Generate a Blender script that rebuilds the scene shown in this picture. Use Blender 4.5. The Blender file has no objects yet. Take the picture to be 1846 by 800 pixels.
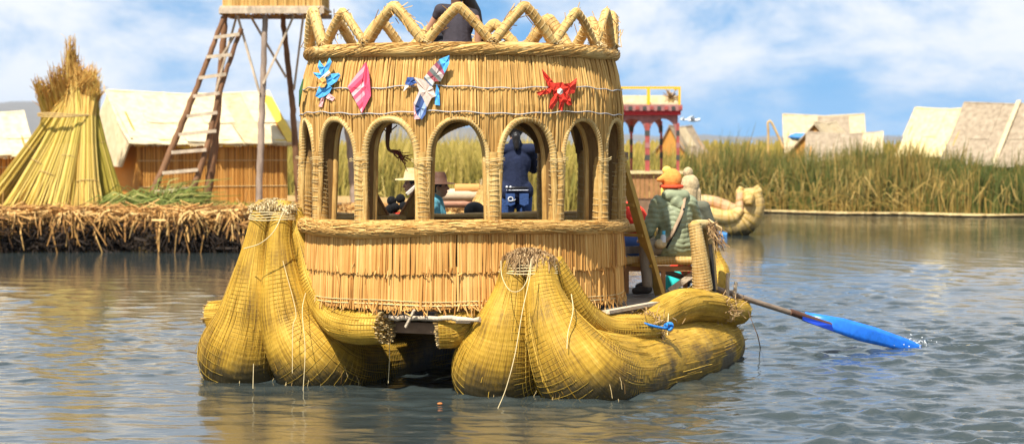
import bpy, math, random
import numpy as np
from mathutils import Vector, Matrix
R = math.radians
rng = np.random.default_rng(7)
random.seed(7)
scene = bpy.context.scene
COL = scene.collection

# ------------------------------------------------------------------ camera
H = 2.3                       # eye height above the water
FPX = 4000.0                  # focal length in photograph pixels (1846 wide)
PITCH = math.atan(150.0 / FPX)
cam_d = bpy.data.cameras.new('camera')
cam_d.sensor_width = 36.0
cam_d.lens = FPX / 1846.0 * 36.0
cam_d.clip_start = 0.1
cam_d.clip_end = 20000
cam_d.dof.use_dof = True
cam_d.dof.focus_distance = 20.3
cam_d.dof.aperture_fstop = 2.6
cam = bpy.data.objects.new('camera', cam_d)
cam.location = (0, 0, H)
cam.rotation_euler = (math.pi / 2 - PITCH, 0, 0)
COL.objects.link(cam)
scene.camera = cam

# ------------------------------------------------------------------ sky and sun
SUN_AZ = R(28)                # degrees left of straight behind the camera
SUN_EL = R(57)
sun_dir = Vector((-math.sin(SUN_AZ) * math.cos(SUN_EL), -math.cos(SUN_AZ) * math.cos(SUN_EL), math.sin(SUN_EL)))
sd = bpy.data.lights.new('sun', 'SUN')
sd.energy = 5.0
sd.angle = R(0.53)
sd.color = (1.0, 0.955, 0.88)
so = bpy.data.objects.new('sun', sd)
so.rotation_euler = sun_dir.to_track_quat('Z', 'Y').to_euler()
so.location = (-20, -20, 40)
COL.objects.link(so)

world = bpy.data.worlds.new('World')
scene.world = world
world.use_nodes = True
wn, wl = world.node_tree.nodes, world.node_tree.links
wn.clear()
w_out = wn.new('ShaderNodeOutputWorld')
w_bg = wn.new('ShaderNodeBackground')
w_bg.inputs['Strength'].default_value = 0.10
w_sky = wn.new('ShaderNodeTexSky')
w_sky.sky_type = 'NISHITA'
w_sky.sun_disc = False
w_sky.sun_elevation = SUN_EL
w_sky.sun_rotation = math.atan2(sun_dir.x, sun_dir.y)
w_sky.altitude = 3800
w_sky.air_density = 1.3
w_sky.dust_density = 0.3
w_sky.ozone_density = 2.0
w_tc = wn.new('ShaderNodeTexCoord')
# the thin, high-altitude air: the blue reaches low down
w_add = wn.new('ShaderNodeVectorMath'); w_add.operation = 'ADD'; w_add.inputs[1].default_value = (0, 0, 0.22)
w_nrm = wn.new('ShaderNodeVectorMath'); w_nrm.operation = 'NORMALIZE'
wl.new(w_tc.outputs['Generated'], w_add.inputs[0]); wl.new(w_add.outputs[0], w_nrm.inputs[0]); wl.new(w_nrm.outputs[0], w_sky.inputs['Vector'])
w_hsv = wn.new('ShaderNodeHueSaturation'); w_hsv.inputs['Saturation'].default_value = 1.22; w_hsv.inputs['Hue'].default_value = 0.488; w_hsv.inputs['Value'].default_value = 1.12
wl.new(w_sky.outputs[0], w_hsv.inputs['Color'])
w_map = wn.new('ShaderNodeMapping'); w_map.inputs['Scale'].default_value = (1, 1, 1.9); w_map.inputs['Location'].default_value = (2.14, 4.9, 3.33)
wl.new(w_tc.outputs['Generated'], w_map.inputs[0])
w_n1 = wn.new('ShaderNodeTexNoise'); w_n1.inputs['Scale'].default_value = 9.5; w_n1.inputs['Detail'].default_value = 10; w_n1.inputs['Roughness'].default_value = 0.62; w_n1.inputs['Distortion'].default_value = 0.25
w_n2 = wn.new('ShaderNodeTexNoise'); w_n2.inputs['Scale'].default_value = 4.0; w_n2.inputs['Detail'].default_value = 3
wl.new(w_map.outputs[0], w_n1.inputs['Vector']); wl.new(w_map.outputs[0], w_n2.inputs['Vector'])
w_mx = wn.new('ShaderNodeMath'); w_mx.operation = 'MULTIPLY_ADD'; w_mx.inputs[1].default_value = 0.65
wl.new(w_n2.outputs[0], w_mx.inputs[0]); wl.new(w_n1.outputs[0], w_mx.inputs[2])
w_rmp = wn.new('ShaderNodeValToRGB')
w_rmp.color_ramp.elements[0].position = 0.645; w_rmp.color_ramp.elements[0].color = (0, 0, 0, 1)
w_rmp.color_ramp.elements[1].position = 0.93; w_rmp.color_ramp.elements[1].color = (1, 1, 1, 1)
w_rmp.color_ramp.interpolation = 'EASE'
wl.new(w_mx.outputs[0], w_rmp.inputs[0])
w_mix = wn.new('ShaderNodeMix'); w_mix.data_type = 'RGBA'
w_mix.inputs['B'].default_value = (6.0, 6.15, 6.4, 1)
wl.new(w_rmp.outputs[0], w_mix.inputs['Factor']); wl.new(w_hsv.outputs[0], w_mix.inputs['A'])
wl.new(w_mix.outputs['Result'], w_bg.inputs['Color'])
wl.new(w_bg.outputs[0], w_out.inputs['Surface'])

vs = scene.view_settings
vs.view_transform = 'Standard'; vs.look = 'None'; vs.exposure = 0.76; vs.gamma = 1.0
scene.cycles.max_bounces = 8
scene.cycles.volume_bounces = 0

# ------------------------------------------------------------------ pixel / boat coordinate helpers
_f = Vector((0, math.cos(PITCH), -math.sin(PITCH))); _u = Vector((0, math.sin(PITCH), math.cos(PITCH)))
def W(px, py, Y):
    """world point on the ray through photograph pixel (px, py) at depth Y"""
    d = _f + Vector(((px - 923) / FPX, 0, 0)) - _u * ((py - 400) / FPX)
    return np.array((d.x * Y / d.y, Y, H + d.z * Y / d.y))
def WZ(px, py, z):
    d = _f + Vector(((px - 923) / FPX, 0, 0)) - _u * ((py - 400) / FPX)
    t = (z - H) / d.z
    return np.array((d.x * t, d.y * t, z))
A25 = R(25)
O2 = np.array((0.15, 19.6))
S2 = np.array((math.sin(A25), math.cos(A25)))
L2 = np.array((-math.cos(A25), math.sin(A25)))
def B(s, l, z):
    p = O2 + s * S2 + l * L2
    return np.array((p[0], p[1], z))
CC = O2 + 1.44 * S2 + 1.37 * L2      # cabin centre
CR = 1.54                            # cabin radius
def CY(phi, z, r=CR):
    """point on the cabin: phi degrees from the side facing the camera, + to the right"""
    a = R(phi)
    return np.array((CC[0] + r * math.sin(a), CC[1] - r * math.cos(a), z))

# ------------------------------------------------------------------ mesh builder
class MB:
    def __init__(s): s.v = []; s.f = []; s.uv = []; s.r = []; s.n = 0
    def add(s, verts, faces, rnd=None, uv=None):
        verts = np.asarray(verts, float).reshape(-1, 3)
        s.v.append(verts)
        if isinstance(faces, np.ndarray):
            s.f.append(faces + s.n); k = len(faces)
            s.uv.append(uv if uv is not None else np.zeros((k, faces.shape[1], 2)))
            if rnd is None: rnd = np.full(k, 0.5)
            s.r.append(np.broadcast_to(np.asarray(rnd, float), (k,)))
        else:
            for fc in faces:
                s.f.append(np.array([fc]) + s.n); s.uv.append(np.zeros((1, len(fc), 2)))
                s.r.append(np.array([0.5 if rnd is None else float(rnd)]))
        s.n += len(verts)
    def tube(s, pts, rad, seg=10, cap=True, rnd=None, step=None, flat=None, relief=None, twist=0):
        pts = np.asarray(pts, float); rad = np.broadcast_to(np.asarray(rad, float), (len(pts),)).copy()
        if step: pts, rad = resample(pts, rad, step)
        n = len(pts)
        T, N, Bn = frames(pts)
        L = np.concatenate([[0], np.cumsum(np.linalg.norm(np.diff(pts, axis=0), axis=1))])
        a = np.linspace(0, 2 * np.pi, seg, endpoint=False)
        rr = rad[:, None] * np.ones(seg)[None]
        if relief is not None: rr = rr * relief(L[:, None], a[None, :])
        ca, sa = np.cos(a), np.sin(a)
        fa, fb = flat if flat else (1, 1)
        V = pts[:, None, :] + rr[..., None] * (ca[None, :, None] * N[:, None, :] * fa + sa[None, :, None] * Bn[:, None, :] * fb)
        i = np.arange(n - 1)[:, None] * seg; j = np.arange(seg)[None]; j2 = (j + 1) % seg
        F = np.stack([i + j, i + j2, i + seg + j2, i + seg + j], -1).reshape(-1, 4)
        rm = float(rad.mean())
        u0 = (j * 2 * np.pi * rm / seg + 0 * i); u1 = ((j + 1) * 2 * np.pi * rm / seg + 0 * i)
        v0 = (L[:-1][:, None] + 0 * j); v1 = (L[1:][:, None] + 0 * j)
        UV = np.stack([np.stack([u0, v0], -1), np.stack([u1, v0], -1), np.stack([u1, v1], -1), np.stack([u0, v1], -1)], 2).reshape(-1, 4, 2)
        s.add(V.reshape(-1, 3), F, 0.5 if rnd is None else rnd, UV)
        if cap:
            for k in (0, n - 1):
                c = pts[k]; ring = V[k]
                F2 = np.array([[q, (q + 1) % seg, seg] if k else [(q + 1) % seg, q, seg] for q in range(seg)])
                s.add(np.vstack([ring, c[None]]), F2, 0.5 if rnd is None else (rnd if np.isscalar(rnd) else 0.5))
        return s
    def box(s, c, size, rot=None, rnd=None):
        x, y, z = np.array(size) / 2
        V = np.array([(a, b, d) for a in (-x, x) for b in (-y, y) for d in (-z, z)])
        if rot is not None: V = V @ np.array(rot).T
        F = np.array([(0, 1, 3, 2), (4, 6, 7, 5), (0, 4, 5, 1), (2, 3, 7, 6), (0, 2, 6, 4), (1, 5, 7, 3)])
        s.add(V + np.array(c), F, rnd); return s
    def beam(s, p0, p1, w, h, up=(0, 0, 1), rnd=None):
        p0, p1 = np.array(p0, float), np.array(p1, float)
        t = p1 - p0; Ln = np.linalg.norm(t); t /= Ln
        a = np.cross(t, up); a /= np.linalg.norm(a); b = np.cross(a, t)
        s.box((p0 + p1) / 2, (Ln, w, h), np.stack([t, a, b], 1), rnd); return s
    def slab(s, poly, off, rnd=None):
        """polygon (n,3) extruded by off"""
        P = np.asarray(poly, float); n = len(P); V = np.vstack([P, P + np.asarray(off)])
        F = [list(range(n)), list(range(2 * n - 1, n - 1, -1))] + [[i, i + n, (i + 1) % n + n, (i + 1) % n] for i in range(n)]
        s.add(V, F, rnd); return s
    def strands(s, P, rad, sides=3, rnd=None, ref=None):
        """P (N,K,3) paths, rad (N,K); many thin strands at once"""
        P = np.asarray(P, float); Nn, K, _ = P.shape
        rad = np.broadcast_to(np.asarray(rad, float), (Nn, K))
        T = np.gradient(P, axis=1); T /= np.linalg.norm(T, axis=2, keepdims=True) + 1e-9
        if ref is None: ref = rng.normal(size=(Nn, 1, 3))
        ref = np.broadcast_to(ref, P.shape)
        n1 = np.cross(T, ref); n1 /= np.linalg.norm(n1, axis=2, keepdims=True) + 1e-9
        n2 = np.cross(T, n1)
        if sides == 2: offs = np.stack([n1, -n1], 2)
        else:
            a = np.arange(sides) * 2 * np.pi / sides
            offs = n1[:, :, None, :] * np.cos(a)[None, None, :, None] + n2[:, :, None, :] * np.sin(a)[None, None, :, None]
        V = P[:, :, None, :] + offs * rad[:, :, None, None]
        m = 1 if sides == 2 else sides
        base = (np.arange(Nn) * K * sides)[:, None, None]; k = (np.arange(K - 1) * sides)[None, :, None]; j = np.arange(m)[None, None, :]; j2 = (j + 1) % sides
        F = np.stack([base + k + j, base + k + j2, base + k + sides + j2, base + k + sides + j], -1).reshape(-1, 4)
        if rnd is None: rnd = rng.random(Nn)
        rnd = np.asarray(rnd)
        if rnd.ndim == 1: rnd = np.repeat(rnd, (K - 1) * m)
        else: rnd = np.repeat(rnd.reshape(-1), m)
        s.add(V.reshape(-1, 3), F, rnd); return s
    def build(s, name, mat, parent=None, smooth=False, kind=None, **props):
        V = np.concatenate(s.v)
        org = np.zeros(3)
        if parent is not None:
            q = parent
            while q.parent: q = q.parent
            org = np.array(q.location)
        me = bpy.data.meshes.new(name)
        nl = sum(f.size for f in s.f); nf = sum(len(f) for f in s.f)
        me.vertices.add(len(V)); me.vertices.foreach_set('co', (V - org).astype(np.float32).ravel())
        me.loops.add(nl); me.loops.foreach_set('vertex_index', np.concatenate([f.ravel() for f in s.f]).astype(np.int32))
        me.polygons.add(nf)
        tot = np.concatenate([np.full(len(f), f.shape[1]) for f in s.f]).astype(np.int32)
        me.polygons.foreach_set('loop_start', np.concatenate([[0], np.cumsum(tot)[:-1]]).astype(np.int32))
        me.polygons.foreach_set('loop_total', tot)
        me.polygons.foreach_set('use_smooth', np.full(nf, smooth))
        me.update(calc_edges=True); 
        uvl = me.uv_layers.new(name='UVMap'); uvl.data.foreach_set('uv', np.concatenate([u.reshape(-1) for u in s.uv]).astype(np.float32))
        at = me.attributes.new('rnd', 'FLOAT', 'FACE'); at.data.foreach_set('value', np.concatenate(s.r).astype(np.float32))
        me.materials.append(mat)
        o = bpy.data.objects.new(name, me); COL.objects.link(o)
        if parent is not None: o.parent = parent
        if kind: o['kind'] = kind
        for k, v in props.items(): o[k] = v
        return o

def resample(pts, rad, step):
    """Catmull-Rom through pts, then points about step apart"""
    P = np.vstack([2 * pts[0] - pts[1], pts, 2 * pts[-1] - pts[-2]]); Rr = np.concatenate([[rad[0]], rad, [rad[-1]]])
    out, ro = [], []
    for i in range(1, len(P) - 2):
        n = 24; t = np.linspace(0, 1, n, endpoint=False)[:, None]
        p0, p1, p2, p3 = P[i - 1], P[i], P[i + 1], P[i + 2]
        out.append(0.5 * (2 * p1 + (p2 - p0) * t + (2 * p0 - 5 * p1 + 4 * p2 - p3) * t ** 2 + (3 * p1 - p0 - 3 * p2 + p3) * t ** 3))
        q0, q1, q2, q3 = Rr[i - 1], Rr[i], Rr[i + 1], Rr[i + 2]; tt = t[:, 0]
        ro.append(0.5 * (2 * q1 + (q2 - q0) * tt + (2 * q0 - 5 * q1 + 4 * q2 - q3) * tt ** 2 + (3 * q1 - q0 - 3 * q2 + q3) * tt ** 3))
    out = np.vstack(out + [pts[-1][None]]); ro = np.concatenate(ro + [[rad[-1]]])
    L = np.concatenate([[0], np.cumsum(np.linalg.norm(np.diff(out, axis=0), axis=1))])
    n = max(3, int(L[-1] / step) + 1); q = np.linspace(0, L[-1], n)
    return np.stack([np.interp(q, L, out[:, k]) for k in range(3)], 1), np.interp(q, L, ro)
def frames(pts):
    T = np.gradient(pts, axis=0); T /= np.linalg.norm(T, axis=1, keepdims=True) + 1e-12
    ref = np.array((0, 0, 1.0)) if abs(T[0][2]) < 0.9 else np.array((0, 1.0, 0))
    N = np.zeros_like(pts); n = ref - T[0] * ref.dot(T[0]); N[0] = n / np.linalg.norm(n)
    for i in range(1, len(pts)):
        n = N[i - 1] - T[i] * N[i - 1].dot(T[i]); N[i] = n / (np.linalg.norm(n) + 1e-12)
    return T, N, np.cross(T, N)
def thing(name, label, cat, loc, group=None):
    o = bpy.data.objects.new(name, None); COL.objects.link(o); o.location = tuple(float(c) for c in loc)
    o.empty_display_size = 0.2
    o['label'] = label; o['category'] = cat
    if group: o['group'] = group
    bpy.context.view_layer.update()
    return o
def tag(o, label, cat, group=None):
    o['label'] = label; o['category'] = cat
    if group: o['group'] = group
    return o

# ------------------------------------------------------------------ materials
def mat_new(name):
    m = bpy.data.materials.new(name); m.use_nodes = True
    nt = m.node_tree; return m, nt.nodes, nt.links, nt.nodes['Principled BSDF']
def ramp(n, stops):
    r = n.new('ShaderNodeValToRGB'); e = r.color_ramp.elements
    while len(e) < len(stops): e.new(0.5)
    for q, (p, c) in zip(e, stops): q.position = p; q.color = (*c, 1)
    return r
def straw(name, stops, rough=0.75, nscale=6.0, nmix=0.45, stretch=(1, 1, 1), bump=0.15, stripes=None):
    """reed / straw: colour runs over a ramp by each reed's own random value plus noise"""
    m, n, l, b = mat_new(name)
    at = n.new('ShaderNodeAttribute'); at.attribute_name = 'rnd'
    geo = n.new('ShaderNodeNewGeometry')
    mp = n.new('ShaderNodeMapping'); mp.inputs['Scale'].default_value = stretch
    l.new(geo.outputs['Position'], mp.inputs[0])
    nz = n.new('ShaderNodeTexNoise'); nz.inputs['Scale'].default_value = nscale; nz.inputs['Detail'].default_value = 5; nz.inputs['Roughness'].default_value = 0.6
    l.new(mp.outputs[0], nz.inputs['Vector'])
    mx = n.new('ShaderNodeMix'); mx.inputs['Factor'].default_value = nmix
    l.new(at.outputs['Fac'], mx.inputs['A']); l.new(nz.outputs[0], mx.inputs['B'])
    r = ramp(n, stops); l.new(mx.outputs['Result'], r.inputs[0])
    l.new(r.outputs[0], b.inputs['Base Color'])
    b.inputs['Roughness'].default_value = rough
    b.inputs['Specular IOR Level'].default_value = 0.25
    n2 = n.new('ShaderNodeTexNoise'); n2.inputs['Scale'].default_value = 60; n2.inputs['Detail'].default_value = 3
    mp2 = n.new('ShaderNodeMapping'); mp2.inputs['Scale'].default_value = (1, 1, 0.15) if stripes is None else stripes
    l.new(geo.outputs['Position'], mp2.inputs[0]); l.new(mp2.outputs[0], n2.inputs['Vector'])
    bp = n.new('ShaderNodeBump'); bp.inputs['Strength'].default_value = bump; bp.inputs['Distance'].default_value = 0.02
    l.new(n2.outputs[0], bp.inputs['Height']); l.new(bp.outputs[0], b.inputs['Normal'])
    return m
def bundle_mat(name, stops, wet=True, bump=0.6, uvs=(60, 2.5, 1)):
    """tied reed bundle: fine reeds run along the UV's v axis"""
    m, n, l, b = mat_new(name)
    uv = n.new('ShaderNodeUVMap')
    mp = n.new('ShaderNodeMapping'); mp.inputs['Scale'].default_value = uvs
    l.new(uv.outputs[0], mp.inputs[0])
    nz = n.new('ShaderNodeTexNoise'); nz.inputs['Scale'].default_value = 1.0; nz.inputs['Detail'].default_value = 4; nz.inputs['Roughness'].default_value = 0.6
    l.new(mp.outputs[0], nz.inputs['Vector'])
    geo = n.new('ShaderNodeNewGeometry')
    big = n.new('ShaderNodeTexNoise'); big.inputs['Scale'].default_value = 2.6; big.inputs['Detail'].default_value = 6; big.inputs['Roughness'].default_value = 0.65
    l.new(geo.outputs['Position'], big.inputs['Vector'])
    mx = n.new('ShaderNodeMix'); mx.inputs['Factor'].default_value = 0.5
    l.new(nz.outputs[0], mx.inputs['A']); l.new(big.outputs[0], mx.inputs['B'])
    r = ramp(n, stops); l.new(mx.outputs['Result'], r.inputs[0])
    col = r.outputs[0]
    if wet:      # dark rotting stain at the water line, ragged
        sp = n.new('ShaderNodeSeparateXYZ'); l.new(geo.outputs['Position'], sp.inputs[0])
        n3 = n.new('ShaderNodeTexNoise'); n3.inputs['Scale'].default_value = 5; n3.inputs['Detail'].default_value = 7; n3.inputs['Roughness'].default_value = 0.7
        l.new(geo.outputs['Position'], n3.inputs['Vector'])
        ma = n.new('ShaderNodeMath'); ma.operation = 'MULTIPLY_ADD'; ma.inputs[1].default_value = -0.55
        l.new(n3.outputs[0], ma.inputs[0]); l.new(sp.outputs['Z'], ma.inputs[2])
        mr = n.new('ShaderNodeMapRange'); mr.inputs['From Min'].default_value = -0.20; mr.inputs['From Max'].default_value = 0.03
        mr.inputs['To Min'].default_value = 1; mr.inputs['To Max'].default_value = 0
        l.new(ma.outputs[0], mr.inputs['Value'])
        m2 = n.new('ShaderNodeMix'); m2.data_type = 'RGBA'; m2.inputs['B'].default_value = (0.07, 0.05, 0.018, 1)
        l.new(mr.outputs[0], m2.inputs['Factor']); l.new(col, m2.inputs['A']); col = m2.outputs['Result']
    l.new(col, b.inputs['Base Color'])
    b.inputs['Roughness'].default_value = 0.6
    b.inputs['Specular IOR Level'].default_value = 0.3
    bp = n.new('ShaderNodeBump'); bp.inputs['Strength'].default_value = bump; bp.inputs['Distance'].default_value = 0.012
    l.new(nz.outputs[0], bp.inputs['Height']); l.new(bp.outputs[0], b.inputs['Normal'])
    return m
def plain(name, col, rough=0.7, var=0.25, scale=14.0, bump=0.1, stretch=(1, 1, 1), spec=0.3, bscale=50):
    m, n, l, b = mat_new(name)
    tc = n.new('ShaderNodeTexCoord'); mp = n.new('ShaderNodeMapping'); mp.inputs['Scale'].default_value = stretch
    l.new(tc.outputs['Object'], mp.inputs[0])
    nz = n.new('ShaderNodeTexNoise'); nz.inputs['Scale'].default_value = scale; nz.inputs['Detail'].default_value = 6; nz.inputs['Roughness'].default_value = 0.65
    l.new(mp.outputs[0], nz.inputs['Vector'])
    c = np.array(col)
    r = ramp(n, [(0.25, tuple(c * (1 - var))), (0.75, tuple(np.minimum(c * (1 + var), 1)))]); l.new(nz.outputs[0], r.inputs[0])
    l.new(r.outputs[0], b.inputs['Base Color']); b.inputs['Roughness'].default_value = rough; b.inputs['Specular IOR Level'].default_value = spec
    nb = n.new('ShaderNodeTexNoise'); nb.inputs['Scale'].default_value = bscale; nb.inputs['Detail'].default_value = 4; l.new(mp.outputs[0], nb.inputs['Vector'])
    bp = n.new('ShaderNodeBump'); bp.inputs['Strength'].default_value = bump; bp.inputs['Distance'].default_value = 0.02
    l.new(nb.outputs[0], bp.inputs['Height']); l.new(bp.outputs[0], b.inputs['Normal'])
    return m

M = {}
M['thatch_up'] = straw('reed_wall_upper', [(0.05, (0.160, 0.080, 0.022)), (0.3, (0.420, 0.226, 0.057)), (0.55, (0.600, 0.348, 0.101)), (0.8, (0.720, 0.461, 0.158)), (0.97, (0.800, 0.573, 0.255))], nscale=3.0, nmix=0.4, stretch=(1, 1, 0.6))
M['thatch_low'] = straw('reed_wall_lower', [(0.12, (0.150, 0.054, 0.009)), (0.32, (0.440, 0.198, 0.043)), (0.5, (0.640, 0.333, 0.086)), (0.7, (0.740, 0.441, 0.140)), (0.92, (0.800, 0.549, 0.234))], nscale=3.0, nmix=0.4, stretch=(1, 1, 0.6))
M['thatch_back'] = straw('reed_wall_backing', [(0.2, (0.10, 0.05, 0.015)), (0.8, (0.30, 0.17, 0.055))], nscale=30, nmix=0.9, stretch=(1, 1, 0.08))
M['hull'] = bundle_mat('hull_reeds', [(0.35, (0.097, 0.050, 0.009)), (0.43, (0.251, 0.137, 0.013)), (0.50, (0.410, 0.230, 0.019)), (0.57, (0.524, 0.304, 0.032)), (0.66, (0.661, 0.420, 0.087))])
M['roll'] = bundle_mat('roll_reeds', [(0.35, (0.121, 0.061, 0.010)), (0.44, (0.341, 0.187, 0.017)), (0.53, (0.506, 0.294, 0.030)), (0.65, (0.682, 0.436, 0.084))], wet=False)
M['pillar'] = bundle_mat('pillar_reeds', [(0.34, (0.180, 0.081, 0.018)), (0.45, (0.440, 0.237, 0.059)), (0.54, (0.580, 0.351, 0.104)), (0.66, (0.720, 0.494, 0.198))], wet=False, uvs=(70, 3, 1))
M['rail'] = bundle_mat('rail_reeds', [(0.34, (0.200, 0.095, 0.023)), (0.45, (0.480, 0.275, 0.077)), (0.54, (0.610, 0.389, 0.126)), (0.66, (0.750, 0.541, 0.243))], wet=False, uvs=(70, 6, 1))
M['cord_hull'] = plain('hull_cord', (0.47, 0.30, 0.035), var=0.45, scale=4)
M['hull_strand'] = straw('hull_surface_reeds', [(0.05, (0.110, 0.056, 0.010)), (0.35, (0.330, 0.183, 0.017)), (0.6, (0.506, 0.294, 0.028)), (0.85, (0.660, 0.425, 0.074)), (0.98, (0.770, 0.547, 0.167))], nscale=3, nmix=.35, bump=0)
M['cord_pale'] = plain('pale_cord', (0.62, 0.47, 0.22), var=0.25, scale=20)
M['cord_white'] = plain('white_cord', (0.66, 0.52, 0.27), var=0.2)
M['wire'] = plain('wire', (0.42, 0.40, 0.38), var=0.2, rough=0.45)
M['cut'] = straw('cut_reed_ends', [(0.1, (0.16, 0.08, 0.02)), (0.4, (0.42, 0.27, 0.09)), (0.8, (0.66, 0.50, 0.24))], nmix=0.2, nscale=20)
M['cap_brown'] = straw('brown_straw', [(0.1, (0.11, 0.055, 0.02)), (0.5, (0.34, 0.20, 0.08)), (0.9, (0.58, 0.40, 0.20))], nmix=0.2, nscale=20)
M['cap_pale'] = straw('pale_straw', [(0.1, (0.28, 0.18, 0.06)), (0.5, (0.58, 0.43, 0.20)), (0.9, (0.74, 0.62, 0.38))], nmix=0.2, nscale=20)
M['plank'] = plain('grey_plank', (0.19, 0.155, 0.115), var=0.4, scale=5, stretch=(1, 1, 1), bump=0.4)
M['plank_pale'] = plain('pale_pole', (0.56, 0.44, 0.30), var=0.3, scale=12, bump=0.5)
M['beam'] = plain('dark_beam', (0.22, 0.13, 0.07), var=0.35, scale=8)
M['yellow_wood'] = plain('yellow_plank', (0.48, 0.29, 0.06), var=0.22, scale=10, bump=0.15)
M['red_wood'] = plain('reddish_timber', (0.36, 0.17, 0.06), var=0.3, scale=10)

def wood_pole(name, c):
    return plain(name, c, var=0.45, scale=7, stretch=(1, 1, 0.35), bump=0.5)
M['pole_brown'] = wood_pole('brown_pole', (0.20, 0.095, 0.04))
M['pole_grey'] = wood_pole('grey_pole', (0.30, 0.22, 0.16))
M['pole_pale'] = wood_pole('pale_timber', (0.52, 0.40, 0.27))
def cords(path, rad, pitch, cord_r, mat, name, parent, jitter=0.25, turns_seg=26, lift=1.012, step=0.02):
    """helical lashing wound round a bundle"""
    pts, rr = resample(np.asarray(path, float), np.broadcast_to(np.asarray(rad, float), (len(path),)).copy(), step)
    T, N, Bn = frames(pts)
    L = np.concatenate([[0], np.cumsum(np.linalg.norm(np.diff(pts, axis=0), axis=1))])
    turns = max(1, int(L[-1] / pitch))
    th = np.linspace(0, turns * 2 * np.pi, turns * turns_seg)
    q = th / th[-1] * L[-1]
    q = q + jitter * pitch * np.sin(q * 9.1) + jitter * 0.35 * pitch * np.sin(th * 1.0 + 3 * np.sin(q * 3))
    q = np.clip(q, 0, L[-1])
    ip = lambda A: np.stack([np.interp(q, L, A[:, k]) for k in range(3)], 1)
    p, n1, n2, r = ip(pts), ip(N), ip(Bn), np.interp(q, L, rr)
    P = p + (np.cos(th)[:, None] * n1 + np.sin(th)[:, None] * n2) * (r * lift)[:, None]
    mb = MB(); mb.tube(P, cord_r, seg=4, cap=False)
    return mb.build(name, mat, parent, smooth=True)

# ================================================================== SETTING
# ------------------------------------------------------------------ water
def axis(lo, hi, d, lo_end, hi_end, g=1.09):
    mid = list(np.arange(lo, hi + 1e-6, d))
    a, st = [], d; x = mid[-1]
    while x < hi_end: st *= g; x += st; a.append(x)
    c, st = [], d; x = mid[0]
    while x > lo_end: st *= g; x -= st; c.append(x)
    return np.array(c[::-1] + mid + a)
xs = axis(-6.0, 6.6, 0.045, -3500, 3500, 1.035)
ys = axis(14.5, 27.0, 0.04, -3000, 6500, 1.016)
ys = ys[(ys > 0) | (np.arange(len(ys)) % 6 == 0)]
xs = np.clip(xs, -3500, 3500); xs = np.unique(xs); ys = np.unique(np.clip(ys, -3000, 6500))
dx = np.gradient(xs); dy = np.gradient(ys)
X, Y = np.meshgrid(xs, ys)
DX = np.maximum(dx[None, :] * 0.8 + 0 * Y, dy[:, None] + 0 * X)
Z = np.zeros_like(X)
wr = np.random.default_rng(11)
for k in range(90):
    lam = 0.13 * (1.0 / 0.13) ** wr.random()
    ang = wr.normal(R(-105), R(34))
    kx, ky = math.cos(ang) * 2 * np.pi / lam, math.sin(ang) * 2 * np.pi / lam
    amp = 0.0040 * lam ** 0.85
    fade = np.clip(lam / (3.2 * DX) - 0.35, 0, 1)
    ph = kx * X + ky * Y + wr.random() * 7
    Z += amp * fade * (np.sin(ph) - 0.30 * np.cos(2 * ph))
patch = 0.78 + 0.50 * np.sin(X * 0.55 + 1.3 * np.sin(Y * 0.31) + 0.4) * np.sin(Y * 0.43 + 0.7)
lee = 0.26 + 0.30 / (1 + np.exp(-(X + 0.16 * (Y - 19) - 0.2) * 1.1))    # calmer in the lee of the boat
Zs = Z.std() + 1e-6; Z = Z + 0.22 * (Z * np.abs(Z)) / Zs * 0.5      # peaked crests
Z *= lee * patch * 1.25
ny_, nx_ = X.shape
idx = (np.arange(ny_ - 1)[:, None] * nx_ + np.arange(nx_ - 1)[None]).reshape(-1)
mb = MB(); mb.add(np.stack([X, Y, Z], -1).reshape(-1, 3), np.stack([idx, idx + 1, idx + nx_ + 1, idx + nx_], 1))
m, n, l, b = mat_new('lake_water')
b.inputs['Base Color'].default_value = (0.034, 0.044, 0.042, 1)
b.inputs['Roughness'].default_value = 0.025
b.inputs['IOR'].default_value = 1.333
geo = n.new('ShaderNodeNewGeometry')
mp = n.new('ShaderNodeMapping'); mp.inputs['Scale'].default_value = (1.0, 1.9, 1); l.new(geo.outputs['Position'], mp.inputs[0])
nz = n.new('ShaderNodeTexNoise'); nz.inputs['Scale'].default_value = 8.0; nz.inputs['Detail'].default_value = 5; nz.inputs['Roughness'].default_value = 0.55
l.new(mp.outputs[0], nz.inputs['Vector'])
bp = n.new('ShaderNodeBump'); bp.inputs['Strength'].default_value = 0.07; bp.inputs['Distance'].default_value = 0.04
l.new(nz.outputs[0], bp.inputs['Height']); l.new(bp.outputs[0], b.inputs['Normal'])
M['water'] = m
mb.build('water', m, smooth=True, kind='structure')

# ------------------------------------------------------------------ far hills
mh = plain('hill_scrub', (0.16, 0.13, 0.09), var=0.3, scale=0.004, bump=0.0)
hx = np.linspace(-3200, 3600, 240)
px_h = 923 + hx / 5200 * FPX
prof = np.interp(px_h, [-2000, -900, -300, 0, 60, 160, 300, 420, 500, 560, 640, 720, 790, 900, 1000, 1100, 1300, 1500, 1900, 2600, 3700],
                 [205, 190, 200, 186, 181, 200, 215, 222, 217, 220, 215, 218, 228, 235, 239, 243, 246, 247, 240, 225, 236])
prof = prof + 1.6 * np.sin(px_h / 23.0) + 1.1 * np.sin(px_h / 9.3 + 1)
zt = H + (250 - prof) / FPX * 5200
V, nr = [], 9
for r_ in range(nr):
    t = r_ / (nr - 1)
    yy = 4300 + 900 * t + 60 * np.sin(hx / 170 + r_)
    V.append(np.stack([hx, yy, -2 + (zt + 2) * np.sin(t * np.pi / 2) ** 1.2 + (6 * np.sin(hx / 60 + 2 * r_) * t * (1 - t))], 1))
V.append(np.stack([hx, np.full_like(hx, 6200), np.full_like(hx, -2)], 1))
V = np.concatenate(V); nn = len(hx)
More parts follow.
